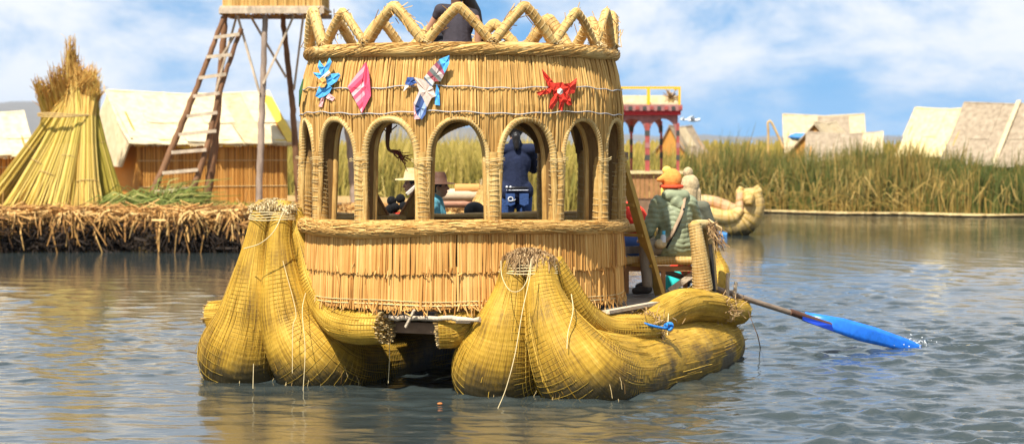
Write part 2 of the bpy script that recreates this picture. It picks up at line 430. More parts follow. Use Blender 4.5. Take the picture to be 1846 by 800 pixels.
idx = (np.arange(nr)[:, None] * nn + np.arange(nn - 1)[None]).reshape(-1)
mb = MB(); mb.add(V, np.stack([idx, idx + 1, idx + nn + 1, idx + nn], 1)); mb.build('hills', mh, smooth=True, kind='structure')

# ------------------------------------------------------------------ reed banks and reed beds
M['soil'] = straw('bank_litter', [(0.2, (0.08, 0.045, 0.015)), (0.5, (0.26, 0.15, 0.045)), (0.8, (0.45, 0.30, 0.10))], nscale=5, nmix=0.9, bump=0.5, stripes=(1, 1, 1))
def sheet(name, outline, z, edge_drop, mat):
    P = np.array(outline, float); n_ = len(P)
    V = np.vstack([np.c_[P, np.full(n_, z)], np.c_[P, np.full(n_, -edge_drop)]])
    mb = MB(); mb.add(V, [list(range(n_))] + [[i, i + n_, (i + 1) % n_ + n_, (i + 1) % n_] for i in range(n_)])
    return mb.build(name, mat, kind='structure')
def bank_y(x):      # front line of the reed bank
    return 68.5 - 0.45 * np.clip(x - 8, 0, 40) * 0.9 + 1.2 * np.sin(x * 0.35) * 0.5 + 0.35 * np.sin(x * 1.7)
bx = np.linspace(-45, 60, 220)
sheet('reed_bank', [(x, bank_y(x)) for x in bx] + [(420, 900), (-420, 900)], 0.05, 0.5, M['soil'])
def green(name, stops): return straw(name, stops, rough=0.6, nscale=0.35, nmix=0.35, bump=0.0)
M['reed_green'] = green('reed_blades', [(0.0, (0.035, 0.05, 0.010)), (0.3, (0.075, 0.10, 0.017)), (0.5, (0.15, 0.125, 0.026)), (0.68, (0.30, 0.19, 0.042)), (0.9, (0.48, 0.32, 0.09))])
M['reed_gold'] = green('reed_blades_dry', [(0.0, (0.09, 0.095, 0.016)), (0.3, (0.20, 0.17, 0.028)), (0.55, (0.38, 0.28, 0.05)), (0.9, (0.58, 0.42, 0.12))])
def blades(N, x0, x1, depth, h0, h1, bent, rr, hfun=None, dry=0.0):
    nc = int((x1 - x0) * depth * 1.7) + 20; cx_ = rr.uniform(x0, x1, nc); cd_ = depth * rr.random(nc) ** 1.3; ch_ = rr.uniform(.72, 1.14, nc); cv_ = rr.normal(0, .13, nc); cl_ = rr.normal(0, .09, nc)
    ci = rr.integers(0, nc, N); x = cx_[ci] + rr.normal(0, .26, N); d = np.abs(cd_[ci] + rr.normal(0, .25, N))
    y = bank_y(x) + 0.1 + d
    clump = 0.5 + 0.5 * np.sin(x * 2.3 + 2 * np.sin(y * 0.9)) * np.sin(y * 1.7 + x * 0.6)
    h = rr.uniform(h0, h1, N) * (0.72 + 0.36 * clump)
    if hfun is not None: h = h * hfun(x, d)
    h = h * (1 + 0.14 * np.sin(x * 0.9 + 1) * np.sin(x * 0.37) + 0.10 * np.sin(x * 2.9))
    h = h * ch_[ci]
    lean = rr.normal(0, 0.10, (N, 2)) * h[:, None]; lean[:, 0] += cl_[ci] * h
    lean[:, 0] += 0.06 * h
    K = 4; t = np.linspace(0, 1, K)
    isb = rr.random(N) < bent * np.exp(-d / 2.5)
    P = np.zeros((N, K, 3))
    P[..., 0] = x[:, None] + lean[:, :1] * t ** 1.8
    P[..., 1] = y[:, None] + lean[:, 1:] * t ** 1.8
    P[..., 2] = 0.05 + h[:, None] * t
    nb = isb.sum()
    if nb:   # broken reeds folding over towards the water
        off = rr.normal(0, 0.45, nb); hb = rr.uniform(0.25, 1.35, nb)
        P[isb, :, 2] = 0.05 + hb[:, None] * np.array([0, 0.75, 1.0, 0.45])
        P[isb, :, 0] = x[isb][:, None] + off[:, None] * np.array([0, .25, .8, 1.5])
        P[isb, :, 1] = y[isb][:, None] - np.abs(rr.normal(0.3, 0.2, nb))[:, None] * np.array([0, .2, .7, 1.3])
    rad = np.broadcast_to(np.array([1, 1, 0.8, 0.2])[None], (N, K)) * rr.uniform(0.009, 0.02, N)[:, None]
    v = np.clip(rr.normal(0.30 + dry, 0.19, N) + 0.18 * (clump - 0.5) + .16 * np.sin(x * .8 + 2) * np.sin(x * .23 + 1) + cv_[ci], 0, 1)
    v[isb] = np.clip(rr.normal(0.68, 0.2, nb), 0, 1)
    tt = np.array([0.10, 0.0, 0.06])
    rn = np.clip(v[:, None] + tt[None], 0, 1)
    ref = np.stack([rr.normal(0, 0.6, N), np.ones(N), np.zeros(N)], 1)[:, None, :]
    return P, rad, rn, ref
r1 = np.random.default_rng(3)
mb = MB()
for N, dep, h0, h1, bt in ((24000, 5, 0.95, 1.95, 0.07), (16000, 16, 1.4, 2.0, 0.0)):
    P, rad, rn, ref = blades(N, 4.5, 24, dep, h0, h1, bt, r1, dry=.03); mb.strands(P, rad, 2, rn, ref)
P, rad, rn, ref = blades(1100, 6, 22, 0.7, 0.3, 0.9, 0.8, r1, dry=0.30); mb.strands(P, rad, 2, rn, ref)
tag(mb.build('reed_bed', M['reed_green'], kind='stuff'), 'dense green and golden reeds along the far bank on the right', 'reeds')
mb = MB()
for N, dep, h0, h1, bt in ((15000, 5, 1.5, 2.1, 0.1), (14000, 22, 1.8, 2.25, 0.0)):
    P, rad, rn, ref = blades(N, -24, 5.2, dep, h0, h1, bt, r1, dry=0.16); mb.strands(P, rad, 2, rn, ref)
tag(mb.build('reed_bed', M['reed_gold'], kind='stuff'), 'yellowing reeds behind the boat and the watchtower', 'reeds')
mb = MB()   # distant reed fringe up to the horizon line
r2 = np.random.default_rng(5)
N = 9000; x = r2.uniform(-60, 90, N); y = r2.uniform(92, 170, N); h = r2.uniform(1.7, 2.25, N)
P = np.zeros((N, 2, 3)); P[:, :, 0] = x[:, None]; P[:, :, 1] = y[:, None]; P[:, 1, 2] = h; P[:, 1, 0] += r2.normal(0.1, 0.2, N)
mb.strands(P, np.array([[0.08, 0.03]]), 2, np.clip(r2.normal(0.42, 0.2, N), 0, 1), np.array((0, 1.0, 0.0))[None, None])
tag(mb.build('reed_bed', M['reed_gold'], kind='stuff'), 'far straw-coloured reed fields along the horizon', 'reeds')
# pale line of floating straw along the bank
mb = MB(); N = 2600; x = r2.uniform(3, 26, N); y = bank_y(x) - np.abs(r2.normal(0, 0.10, N)); a = r2.normal(0, 0.25, N); Lh = r2.uniform(0.15, 0.5, N)
P = np.stack([np.stack([x - Lh * np.cos(a), y - Lh * np.sin(a), np.full(N, 0.05)], 1), np.stack([x + Lh * np.cos(a), y + Lh * np.sin(a), np.full(N, 0.08)], 1)], 1)
mb.strands(P, 0.012, 3, r2.uniform(0.55, 1, N)); tag(mb.build('floating_straw', M['cut'], kind='stuff'), 'pale line of straw along the edge of the reed bank', 'straw')

# ------------------------------------------------------------------ totora island on the left
IZ = 0.80
def isl_y(x): return 45.0 + 0.02 * (x + 10) + 0.25 * np.sin(x * 1.3) + 0.15 * np.sin(x * 3.1 + 1)
ix = np.linspace(-30, -1.6, 120)
M['isle'] = straw('trodden_straw', [(0.2, (0.17, 0.085, 0.025)), (0.5, (0.40, 0.24, 0.08)), (0.8, (0.55, 0.38, 0.15))], nscale=7, nmix=0.9, bump=0.6, stripes=(1, 1, 1))
outl = [(x, isl_y(x)) for x in ix] + [(-0.9, 46.4), (-0.8, 49), (-1.6, 54), (-4, 58), (-12, 61), (-30, 62)]
P = np.array(outl); n_ = len(P); cen = P.mean(0)
mb = MB(); V = np.vstack([np.c_[P * 0.997 + cen * 0.003, np.full(n_, IZ)], np.c_[P * 0.992 + cen * 0.008 , np.full(n_, -0.4)]])
mb.add(V, [list(range(n_))] + [[i, i + n_, (i + 1) % n_ + n_, (i + 1) % n_] for i in range(n_)])
isle = mb.build('island', M['isle'], kind='structure')
M['isle_edge'] = straw('edge_straw', [(0.0, (0.012, 0.008, 0.005)), (0.25, (0.035, 0.02, 0.010)), (0.45, (0.24, 0.11, 0.03)), (0.7, (0.56, 0.30, 0.085)), (0.95, (0.74, 0.50, 0.20))], nscale=8, nmix=0.3, bump=0.0)
ri = np.random.default_rng(21)
mb = MB()
N = 11000       # hanging and sticking-out straw of the cut edge
x = ri.uniform(-20, -0.9, N); lev = ri.random(N); z0 = IZ + 0.06 - 0.95 * lev ** 1.3
dens = 0.5 + 0.5 * np.sin(x * 2.1 + 1.5 * np.sin(x * 0.7))
Ln = ri.uniform(0.12, 0.42, N) * (0.7 + 0.6 * dens)
y0 = isl_y(x) + ri.uniform(-0.05, 0.3, N) - .14 * np.sin(x * 5.3 + np.sin(x * 2.2) * 2) * (1 - lev)
ang = ri.normal(0, 0.95, N)
out = ri.uniform(0.02, 0.28, N) + 0.10 * (1 - lev)
P = np.zeros((N, 3, 3))
P[:, 0] = np.stack([x, y0, z0], 1)
P[:, 1] = np.stack([x + 0.5 * Ln * np.sin(ang), y0 - out, z0 - 0.25 * Ln], 1)
P[:, 2] = np.stack([x + Ln * np.sin(ang), y0 - out * 1.15, z0 - Ln * np.cos(ang)], 1)
P[..., 2] = np.maximum(P[..., 2], -0.05)
hue = np.clip(1.0 - 2.0 * lev + ri.normal(0, 0.2, N), 0.0, 1)  # straw colour runs darker towards the bottom of the edge
mb.strands(P, np.array([[0.016, 0.014, 0.006]]) * ri.uniform(0.6, 1.5, (N, 1)), 3, hue)
N = 2600       # matted, trampled layers with no common direction
x = ri.uniform(-20, -0.9, N); lev = ri.random(N); z0 = IZ + .04 - .75 * lev; y0 = isl_y(x) - .02 - .22 * ri.random(N) * (.5 + .5 * np.sin(x * 3.7 + 4 * lev)); a = ri.uniform(-.5, .5, N) + np.pi * (ri.random(N) < .5); Ln = ri.uniform(.08, .35, N)
P = np.stack([np.stack([x - Ln * np.cos(a), y0 + ri.normal(0, .06, N), z0 - Ln * np.sin(a) * .5], 1), np.stack([x, y0 - .05, z0 + ri.normal(0, .03, N)], 1), np.stack([x + Ln * np.cos(a), y0 + ri.normal(0, .06, N), z0 + Ln * np.sin(a) * .5], 1)], 1)
mb.strands(P, ri.uniform(.008, .026, (N, 1)), 3, np.clip(1.05 - 1.7 * lev + ri.normal(0, .2, N), 0, 1))
N = 110        # long pale stalks hanging down to the water
x = ri.uniform(-20, -0.9, N); y0 = isl_y(x) - 0.12; ang = ri.normal(0.1, 0.25, N); Ln = ri.uniform(0.35, 0.85, N)
P = np.zeros((N, 3, 3)); z0 = IZ - ri.uniform(-0.05, 0.2, N)
P[:, 0] = np.stack([x, y0, z0], 1); P[:, 1] = np.stack([x + .5 * Ln * np.sin(ang), y0 - .2, z0 - .45 * Ln], 1); P[:, 2] = np.stack([x + Ln * np.sin(ang), y0 - .22, z0 - Ln], 1)
P[..., 2] = np.maximum(P[..., 2], -0.08)
mb.strands(P, np.array([[0.022, 0.022, 0.012]]) * ri.uniform(0.6, 1.3, (N, 1)), 3, ri.uniform(0.5, 0.95, N))
N = 5000        # loose straw on top
x = ri.uniform(-20, -0.9, N); d = 3.5 * ri.random(N) ** 1.6; y0 = isl_y(x) - 0.1 + d; a = ri.uniform(0, np.pi, N); Ln = ri.uniform(.1, .3, N)
zz = IZ + 0.02 + 0.10 * ri.random(N) * np.exp(-d)
P = np.stack([np.stack([x - Ln * np.cos(a), y0 - Ln * np.sin(a), zz], 1), np.stack([x + Ln * np.cos(a), y0 + Ln * np.sin(a), zz + ri.normal(0.02, 0.05, N)], 1)], 1)
mb.strands(P, ri.uniform(.008, .02, (N, 1)), 3, ri.uniform(0.35, 0.9, N))
tag(mb.build('straw_fringe', M['isle_edge'], kind='stuff'), 'brown straw hanging along the edge of the floating island', 'straw')
# grass on the island
M['grass'] = straw('island_grass', [(0.1, (0.10, 0.13, 0.02)), (0.5, (0.24, 0.28, 0.04)), (0.9, (0.45, 0.42, 0.10))], nscale=2, nmix=0.3, bump=0.0)
mb = MB(); N = 3500; x = ri.uniform(-12, -3.0, N); y0 = isl_y(x) + 1.2 + 2.2 * ri.random(N); keep = (np.sin(x * 1.1 + 2.0) > -0.2); x, y0 = x[keep], y0[keep]; N = len(x)
h = ri.uniform(.04, .16, N); P = np.zeros((N, 2, 3)); P[:, :, 0] = x[:, None]; P[:, :, 1] = y0[:, None]; P[:, 0, 2] = IZ; P[:, 1, 2] = IZ + h; P[:, 1, 0] += ri.normal(0, .06, N)
mb.strands(P, np.array([[.012, .003]]), 2, None, np.array((0, 1.0, 0))[None, None]); tag(mb.build('grass', M['grass'], kind='stuff'), 'short bright grass growing on the straw island', 'grass')

# ================================================================== THE REED CATAMARAN
boat = thing('reed_boat', 'large double-hulled reed boat with a round arcaded reed cabin', 'boat', B(2.0, 1.37, 0))
def hull_relief(pitch, amp=0.028, seed=0, lumpy=1.0):
    q = np.random.default_rng(seed); ph = q.random(4) * 6
    def f(Lm, am):
        w = (Lm + 0.012 * np.sin(am * 2 + ph[0])) / pitch
        g = np.abs(np.sin(np.pi * w)) ** 0.6            # pinched in under each cord
        lump = 0.02 * np.sin(Lm * 2.1 + ph[1]) * np.sin(am * 2 + ph[2]) + 0.012 * np.sin(Lm * 6 + am * 3 + ph[3])
        return 1 - amp * (1 - g) + lump * lumpy
    return f
def reed_bundle(name, path, rad, parent, mat, pitch=0.055, seg=80, step=0.011, cord_r=0.0021, cord_mat=None, seed=0, amp=0.014, label=None, cords_on=True, reeds=0, reed_mat=None):
    mb = MB(); mb.tube(path, rad, seg=seg, step=step, relief=hull_relief(pitch, amp, seed))
    o = mb.build(name, mat, parent, smooth=True)
    if label: o['label'] = label
    if cords_on: cords(path, rad, pitch, cord_r, cord_mat or M['cord_hull'], 'lashing_cord', o, jitter=0.3, lift=1.004)
    if reeds:
        qq = np.random.default_rng(seed + 900); p_, r_ = resample(np.asarray(path, float), np.asarray(rad, float).copy(), 0.06); T_, N_, B_ = frames(p_); n_ = len(p_); K = 12
        i0 = qq.integers(0, max(1, n_ - 6), reeds); ln = qq.integers(4, 18, reeds); th0 = qq.uniform(0, 2 * np.pi, reeds); dth = qq.normal(0, .02, reeds)
        t = np.linspace(0, 1, K)[None]; f = np.minimum(i0[:, None] + ln[:, None] * t, n_ - 1.001); a_ = f.astype(int); w_ = (f - a_)[..., None]
        ip = lambda A: A[a_] * (1 - w_) + A[a_ + 1] * w_
        rr_ = (r_[a_] * (1 - w_[..., 0]) + r_[a_ + 1] * w_[..., 0]) * (1.0 + qq.normal(.001, .004, reeds)[:, None] + .05 * (t > .97) * qq.random((reeds, 1)) ** 3)
        th_ = th0[:, None] + dth[:, None] * t
        P_ = ip(p_) + (np.cos(th_)[..., None] * ip(N_) + np.sin(th_)[..., None] * ip(B_)) * rr_[..., None]
        MB().strands(P_, qq.uniform(.002, .0036, (reeds, 1)), 3, qq.random(reeds)).build('surface_reeds', reed_mat or M['hull_strand'], o, kind='stuff')
    return o
def cut_end(p, t, r, parent, n=260, length=0.07, flare=0.25, mat=None, rmin=0.0, seed=0, rad=0.006):
    """blunt brush of cut reeds at a bundle's end"""
    q = np.random.default_rng(seed + 50)
    t = np.array(t, float); t /= np.linalg.norm(t)
    a = np.cross(t, (0.3, 0.2, 1)); a /= np.linalg.norm(a); b_ = np.cross(t, a)
    rr = r * np.sqrt(q.uniform(rmin, 1, n)); th = q.uniform(0, 2 * np.pi, n)
    d = np.cos(th)[:, None] * a + np.sin(th)[:, None] * b_
    P0 = np.array(p) + d * (rr * 0.96)[:, None] - t * 0.05
    ln = length * q.uniform(0.35, 1.1, n)
    P1 = P0 + t * (ln + 0.05)[:, None] + d * (flare * ln * rr / r)[:, None] + q.normal(0, 0.006, (n, 3))
    mb = MB(); mb.strands(np.stack([P0, P1], 1), rad, 4, q.random(n))
    # closing faces of each cut reed
    k = n; mb.add(np.array(p) + np.array([d[i] * r * 0.9 for i in range(0, n)])[:0], np.zeros((0, 4), int))
    return mb.build('cut_reed_ends', mat or M['cut'], parent, kind='stuff')

def hull(l0, tip_z, tip_l, tip_s, seed, tr=1.0):
    out = []
    for k, sg in enumerate((1, -1)):
        path = [B(tip_s, l0 + tip_l + sg * 0.125 * tr, tip_z), B(tip_s - 0.06, l0 + tip_l * 0.85 + sg * (0.16 if sg > 0 or tr == 1.0 else 0.09), tip_z - 0.28 * (tip_z / 1.3)),
                B(tip_s - 0.08, l0 + tip_l * 0.5 + sg * (0.265 if sg > 0 else (0.235 if tr == 1.0 else 0.16)), 0.58 + 0.12 * (tip_z - 1.2)), B(0.38, l0 + (0.46 if sg > 0 else -0.34), 0.21), B(0.95, l0 + (0.47 if sg > 0 else -0.37), 0.10),
                B(1.8, l0 + sg * 0.37, 0.09), B(2.8, l0 + sg * 0.34, 0.09), B(3.7, l0 + sg * 0.27, 0.10), B(4.4, l0 + sg * 0.20, 0.12)]
        path = [2 * np.array(path[0]) - np.array(path[1]) + np.array((0, 0, 0))] + path; path[0] = path[1] + (path[0] - path[1]) * .28
        rad = [0.085 * tr, 0.13 * tr, 0.165 * tr, 0.305 if sg > 0 else 0.28, 0.45 if sg > 0 else 0.42, 0.46 if sg > 0 else 0.43, 0.42, 0.40, 0.36, 0.29]
        o = reed_bundle('hull_bundle', path, rad, boat, M['hull'], seed=seed + k, pitch=0.036, reeds=520, cord_r=0.0017)
        cut_end(path[-1], np.array(path[-1]) - np.array(path[-2]), 0.29, o, n=300, length=0.10, seed=seed + k)
        out.append(o)
    return out
HR = hull(0.0, 1.17, 0.14, 0.30, 1)
HL = hull(2.73, 1.61, 0.10, 0.34, 5, 0.84)

# dry brush of cut reed tops capping each bow
def bow_cap(c, rx, ry, n, mat, seed, droop, length, up, parent=boat):
    q = np.random.default_rng(seed)
    th = q.uniform(0, 2 * np.pi, n); rr = np.sqrt(q.random(n))
    d = np.cos(th)[:, None] * np.array((*L2, 0)) * rx + np.sin(th)[:, None] * np.array((*S2, 0)) * ry
    P0 = c + d * (rr * 0.9)[:, None] + np.array((0, 0, -0.02)) 
    P1 = P0 + d * 0.12 * rr[:, None] + np.stack([q.normal(0, .015, n), q.normal(0, .015, n), up * (1.15 - 0.6 * rr ** 2) * q.uniform(0.6, 1.1, n)], 1)
    P2 = P1 + d * (length * rr)[:, None] + np.stack([q.normal(0, .02, n), q.normal(0, .02, n), -droop * rr * q.uniform(0.3, 1.2, n)], 1)
    mb = MB(); mb.strands(np.stack([P0, P1, P2], 1), np.array([[0.006, 0.006, 0.003]]), 3, q.random(n))
    return mb.build('bow_cap', mat, parent, kind='stuff')
bow_cap(B(0.30, 0.14, 1.18), 0.24, 0.14, 3200, M['cap_brown'], 4, 0.13, 0.05, 0.135)['label'] = 'matted brown straw cap on the lower bow'
bow_cap(B(0.34, 2.83, 1.61), 0.225, 0.13, 2200, M['cap_pale'], 8, 0.05, 0.03, 0.12)['label'] = 'pale bristly straw cap on the taller bow'
# collar bindings under each cap
for (l0, z0, sc) in ((0.14, 1.165, 0.93), (2.83, 1.60, 0.80)):
    mb = MB()
    for k in range(4):
        z = z0 - k * 0.022
        a = np.linspace(0, 2 * np.pi, 40)
        pts = np.array([B(0.30 + (0.04 if l0 > 1 else 0) - 0.006 * k + 0.155 * math.sin(q) * (1 + .02 * k), l0 + (0.29 + .006 * k) * sc * math.cos(q) * (1 if abs(math.cos(q)) > .2 else .98), z + 0.006 * math.sin(3 * q + k)) for q in a])
        mb.tube(pts, 0.0045, seg=5, cap=False)
    mb.build('collar_binding', M['cord_white'], boat, smooth=True)

# gunwale rolls
def roll(path, rad, seed, end=True, mat=None, pitch=0.035):
    o = reed_bundle('gunwale_roll', path, rad, boat, mat or M['roll'], pitch=pitch, seg=40, step=0.012, seed=seed, amp=0.03, cord_r=0.0024, reeds=140)
    if end:
        cut_end(path[-1], np.array(path[-1]) - np.array(path[-2]), rad[-1], o, n=240, length=0.04, flare=0.3, mat=M['cut'], seed=seed)
    return o
roll([B(.40, -.06, 1.20), B(.50, -.16, .97), B(.66, -.24, .72), B(.95, -.32, .555), B(1.3, -.46, .52), B(1.62, -.50, .50)], [.085, .095, .12, .145, .15, .145], 11)
roll([B(.36, .40, 1.16), B(.34, .55, .93), B(.25, .65, .72), B(.15, .75, .585), B(.08, .92, .57)], [.075, .09, .125, .16, .165], 12)
roll([B(.42, 2.66, 1.62), B(.42, 2.53, 1.22), B(.36, 2.36, .88), B(.18, 2.04, .63), B(.0, 1.72, .575), B(-.06, 1.42, .585)], [.085, .115, .15, .17, .16, .15], 13)
roll([B(.50, 2.95, 1.55), B(.52, 3.12, 1.1), B(.52, 3.28, .75), B(.5, 3.42, .60), B(.5, 3.62, .57)], [.08, .10, .13, .155, .15], 14)
p2 = [W(1132, 600, 20.75), W(1175, 577, 21.3), W(1228, 552, 22.0), W(1275, 552, 22.6), W(1310, 562, 23.1), W(1332, 560, 23.45)]
o = roll(p2, [.12, .165, .17, .16, .15, .14], 15); cut_end(p2[0], np.array(p2[0]) - np.array(p2[1]), .13, o, n=300, length=0.09, flare=0.3, mat=M['cut'], seed=31)
# tangle of loose straw where the rolls are tied together
mb = MB(); q = np.random.default_rng(77)
for c, nn_, sp in ((W(1165, 592, 20.75), 170, .10), (W(1298, 558, 22.75), 150, .09)):
    P0 = c + q.normal(0, 1, (nn_, 3)) * sp * np.array((1, .6, .8)); dd = q.normal(0, 1, (nn_, 3)); dd /= np.linalg.norm(dd, axis=1, keepdims=True)
    P1 = P0 + dd * .06; P2 = P1 + (dd + q.normal(0, .5, (nn_, 3))) * .05
    mb.strands(np.stack([P0, P1, P2], 1), .004, 3, q.random(nn_))
mb.build('loose_straw', M['cap_brown'], boat, kind='stuff')
# upturned sterns
for c, (path, rad) in enumerate((
        ([B(3.9, .10, .30), B(4.25, .02, .55), W(1296, 500, 23.7), W(1287, 465, 23.8), W(1276, 428, 23.8)], [.2, .17, .115, .09, .07]),
        ([B(3.9, 2.55, .30), B(4.2, 2.45, .75), W(880, 420, 24.5), W(881, 375, 24.6), W(884, 335, 24.6)], [.30, .29, .25, .215, .12]))):
    o = reed_bundle('stern_roll', path, rad, boat, M['rail'] if c else M['roll'], pitch=0.05, seg=40, step=0.014, seed=40 + c, amp=0.04)
    cut_end(path[-1], np.array(path[-1]) - np.array(path[-2]), rad[-1], o, n=160, length=0.06, mat=M['cap_pale'], seed=60 + c)

# ------------------------------------------------------------------ deck
DZ = 0.72
mb = MB(); mb.beam(B(0.10, 0.62, DZ - .14), B(0.10, 1.66, DZ - .14), .07, .10); mb.beam(B(2.3, -.2, DZ - .14), B(2.3, 2.9, DZ - .14), .08, .10); mb.beam(B(4.0, .0, DZ - .14), B(4.0, 2.7, DZ - .14), .08, .10)
deck = mb.build('deck', M['beam'], boat)
pl = -0.33; k = 0; q = np.random.default_rng(17)
while pl < 3.0:
    w = q.uniform(.15, .21); s0 = 0.0 + q.uniform(-.05, .04) if 0.5 < pl < 1.62 else 0.95 + q.uniform(-.1, .1)
    mb = MB(); mb.beam(B(s0, pl + w / 2, DZ - .045 - .005 * (k % 2)), B(4.55 + q.uniform(-.06, .06), pl + w / 2, DZ - .045 + .004 * q.normal()), w - .012, .045)
    mb.build('plank', M['plank'], deck); pl += w; k += 1
# pale split poles along the front of the deck
for (a, b_) in ((1.72, 1.40), (1.36, .46)):
    n = 14; ls = np.linspace(a, b_, n); pts = np.array([B(-.06 + .008 * q.normal(), l_, DZ - .035 + .008 * q.normal()) for l_ in ls])
    mb = MB(); mb.tube(pts, .022 + .003 * q.normal(size=n), seg=8); mb.build('edge_pole', M['plank_pale'], deck, smooth=True)
for (l_, tilt) in ((1.52, .12), (1.18, .2)):
    mb = MB(); mb.beam(B(-.10, l_, DZ - .12), B(-.12, l_ - tilt * .5, DZ + .04), .02, .02); mb.build('splinter', M['plank_pale'], deck)
mb = MB(); mb.slab([B(.9, -.40, DZ - .02), B(2.95, -.42, DZ - .02), B(3.0, -.34, DZ - .02), B(.9, -.32, DZ - .02)], (0, 0, .03)); mb.build('edge_board', M['plank_pale'], deck)

# ------------------------------------------------------------------ cabin
ZB, ZS, ZSP, ZA, ZT = 0.74, 1.49, 2.10, 2.49, 3.10
PIL = [-84, -60, -36, -12, 12, 36, 60, 84, 105, 126, 147.5, 196, 222.7, 249.3]
PW = 2.0                        # half width of a pillar, degrees
ARCH = []
for i, a in enumerate(PIL):
    b_ = PIL[(i + 1) % len(PIL)] + (360 if i == len(PIL) - 1 else 0)
    ARCH.append(((a + b_) / 2, (b_ - a) / 2 - PW))
def wall_bottom(phi):
    for c, hw in ARCH:
        d = (phi - c + 180) % 360 - 180
        if abs(d) < hw + 2.0:
            x = min(1.0, abs(d) / (hw + 0.2)); return max(ZSP + 0.02, ZSP + (ZA - ZSP) * math.sqrt(max(0, 1 - x ** 2.3)))
    return ZSP - 0.10
def rad_at(z):                  # the wall's gentle outward swell
    return CR - 0.085 * max(0, (z - 2.55) / 0.55) ** 1.7 + 0.015 * math.sin((z - 2.3) * 4)
q = np.random.default_rng(23)
# lower wall: backing drum, then two tiers of upright cut reeds
mb = MB(); seg = 120
for r_, flip in ((CR - .03, 0), (CR - .11, 1)):
    ring = [[CY(360 * i / seg, z, r_) for i in range(seg)] for z in (ZB, ZS)]
    V = np.array(ring).reshape(-1, 3); i = np.arange(seg); j = (i + 1) % seg
    mb.add(V, np.stack([i, j, j + seg, i + seg], 1))
low = mb.build('lower_wall', M['thatch_back'], boat)
def tier(z_hi, z_lo, r_hi, r_lo, n, jit, mat, name, parent, w=(.007, .012), tips=.008, lean=.007):
    phi = np.linspace(-180, 180, n, endpoint=False) + q.normal(0, .25, n)
    sag = 0.012 * np.sin(np.radians(phi) * 5 + 1) + 0.02 * np.sin(np.radians(phi) * 2.0)
    P = np.zeros((n, 3, 3)); rads = np.zeros((n, 3))
    for i in range(n):
        j = abs(q.normal(0, jit)); dl = q.normal(0, lean) * 57 / CR
        zt, zl = z_hi + sag[i], z_lo + sag[i] * .6 + q.normal(0, tips)
        P[i, 0] = CY(phi[i], zt, r_hi + j * .3); P[i, 1] = CY(phi[i] + dl * .4, (zt + zl) / 2, (r_hi + r_lo) / 2 + j); P[i, 2] = CY(phi[i] + dl, zl, r_lo + j * 1.2)
    ww = q.uniform(*w, n); cl = .5 + .28 * np.sin(np.radians(phi) * 23) * np.sin(np.radians(phi) * 7 + 2)
    mb = MB(); mb.strands(P, ww[:, None] * np.array([[1, 1.05, .9]]), 5, np.clip(.45 * q.random(n) + .25 * cl + .3 * q.random(n), 0, 1))
    return mb.build(name, mat, parent, kind='stuff')
tier(1.14, .772, CR - .002, CR + .006, 1350, .008, M['thatch_low'], 'reed_thatch', low)
tier(1.46, 1.085, CR + .004, CR + .012, 1350, .008, M['thatch_low'], 'reed_thatch', low)
# ragged broken reed ends below the seam and along the foot of the wall
n = 260; phi = q.uniform(-100, 100, n); P = np.zeros((n, 2, 3))
for i in range(n):
    z0 = .80 if i % 6 else 1.13; dl = q.normal(0, 1.2)
    P[i, 0] = CY(phi[i], z0 + .02 * q.normal(), CR + .03 + .012 * q.random()); P[i, 1] = CY(phi[i] + dl, z0 - q.uniform(.04, .10), CR + .04 + .02 * q.random())
mb = MB(); mb.strands(P, q.uniform(.003, .007, (n, 1)), 4, q.random(n)); mb.build('broken_reeds', M['thatch_low'], low, kind='stuff')
a = np.linspace(0, 2 * np.pi, 140)
for z, r_, rr in ((.80, CR + .026, .006), (.835, CR + .027, .004)):
    mb = MB(); mb.tube([CY(math.degrees(t), z + .005 * math.sin(9 * t), r_) for t in a], rr, seg=5, cap=False); mb.build('foot_cord', M['cord_pale'], low, smooth=True)
# sill: a thick twisted roll, fuller on the left
ph = np.linspace(-180, 180, 200)
bul = 0.058 + 0.018 * np.exp(-((ph + 45) / 38.0) ** 2) + 0.004 * np.sin(np.radians(ph) * 17)
pts = np.array([CY(p, ZS - .005 + .018 * math.sin(R(p) * 3 + 1.0) - .012 * math.exp(-((p + 30) / 14) ** 2), CR + .012) for p in ph])
o = MB().tube(pts, bul, seg=16, cap=False).build('sill_roll', M['rail'], boat, smooth=True)
n = 900; phs = q.uniform(-100, 100, n); P = np.zeros((n, 3, 3))
for i in range(n):
    aa = q.uniform(-.6, 2.6); rr = .066 + .018 * math.exp(-((phs[i] + 45) / 38) ** 2); ln = q.uniform(3, 8)
    for k in range(3):
        ak = aa + .25 * (k - 1) * q.normal(); p = phs[i] + ln * (k - 1); P[i, k] = CY(p, ZS - .005 + .018 * math.sin(R(p) * 3 + 1.0) + rr * math.sin(ak), CR + .012 + rr * math.cos(ak))
mb = MB(); mb.strands(P, .0045, 3, q.random(n)); mb.build('sill_strands', M['thatch_up'], o, kind='stuff')
# inner sill rail on the far side
pts = np.array([CY(p, ZS - .02, CR - .07) for p in np.linspace(205, 300, 60)]); reed_bundle('inner_rail', pts, np.full(60, .05), boat, M['rail'], pitch=.03, seg=16, step=.015, cord_mat=M['cord_pale'], amp=.06)
pts = np.array([CY(p, ZS - .02, CR - .07) for p in np.linspace(60, 146, 60)]); reed_bundle('inner_rail', pts, np.full(60, .05), boat, M['rail'], pitch=.03, seg=16, step=.015, cord_mat=M['cord_pale'], amp=.06)
pts = np.array([CY(p, ZS - .04, CR + .05) for p in np.linspace(156, 192, 30)]); reed_bundle('inner_rail', pts, np.full(30, .05), boat, M['rail'], pitch=.03, seg=16, step=.015, cord_mat=M['cord_pale'], amp=.06)
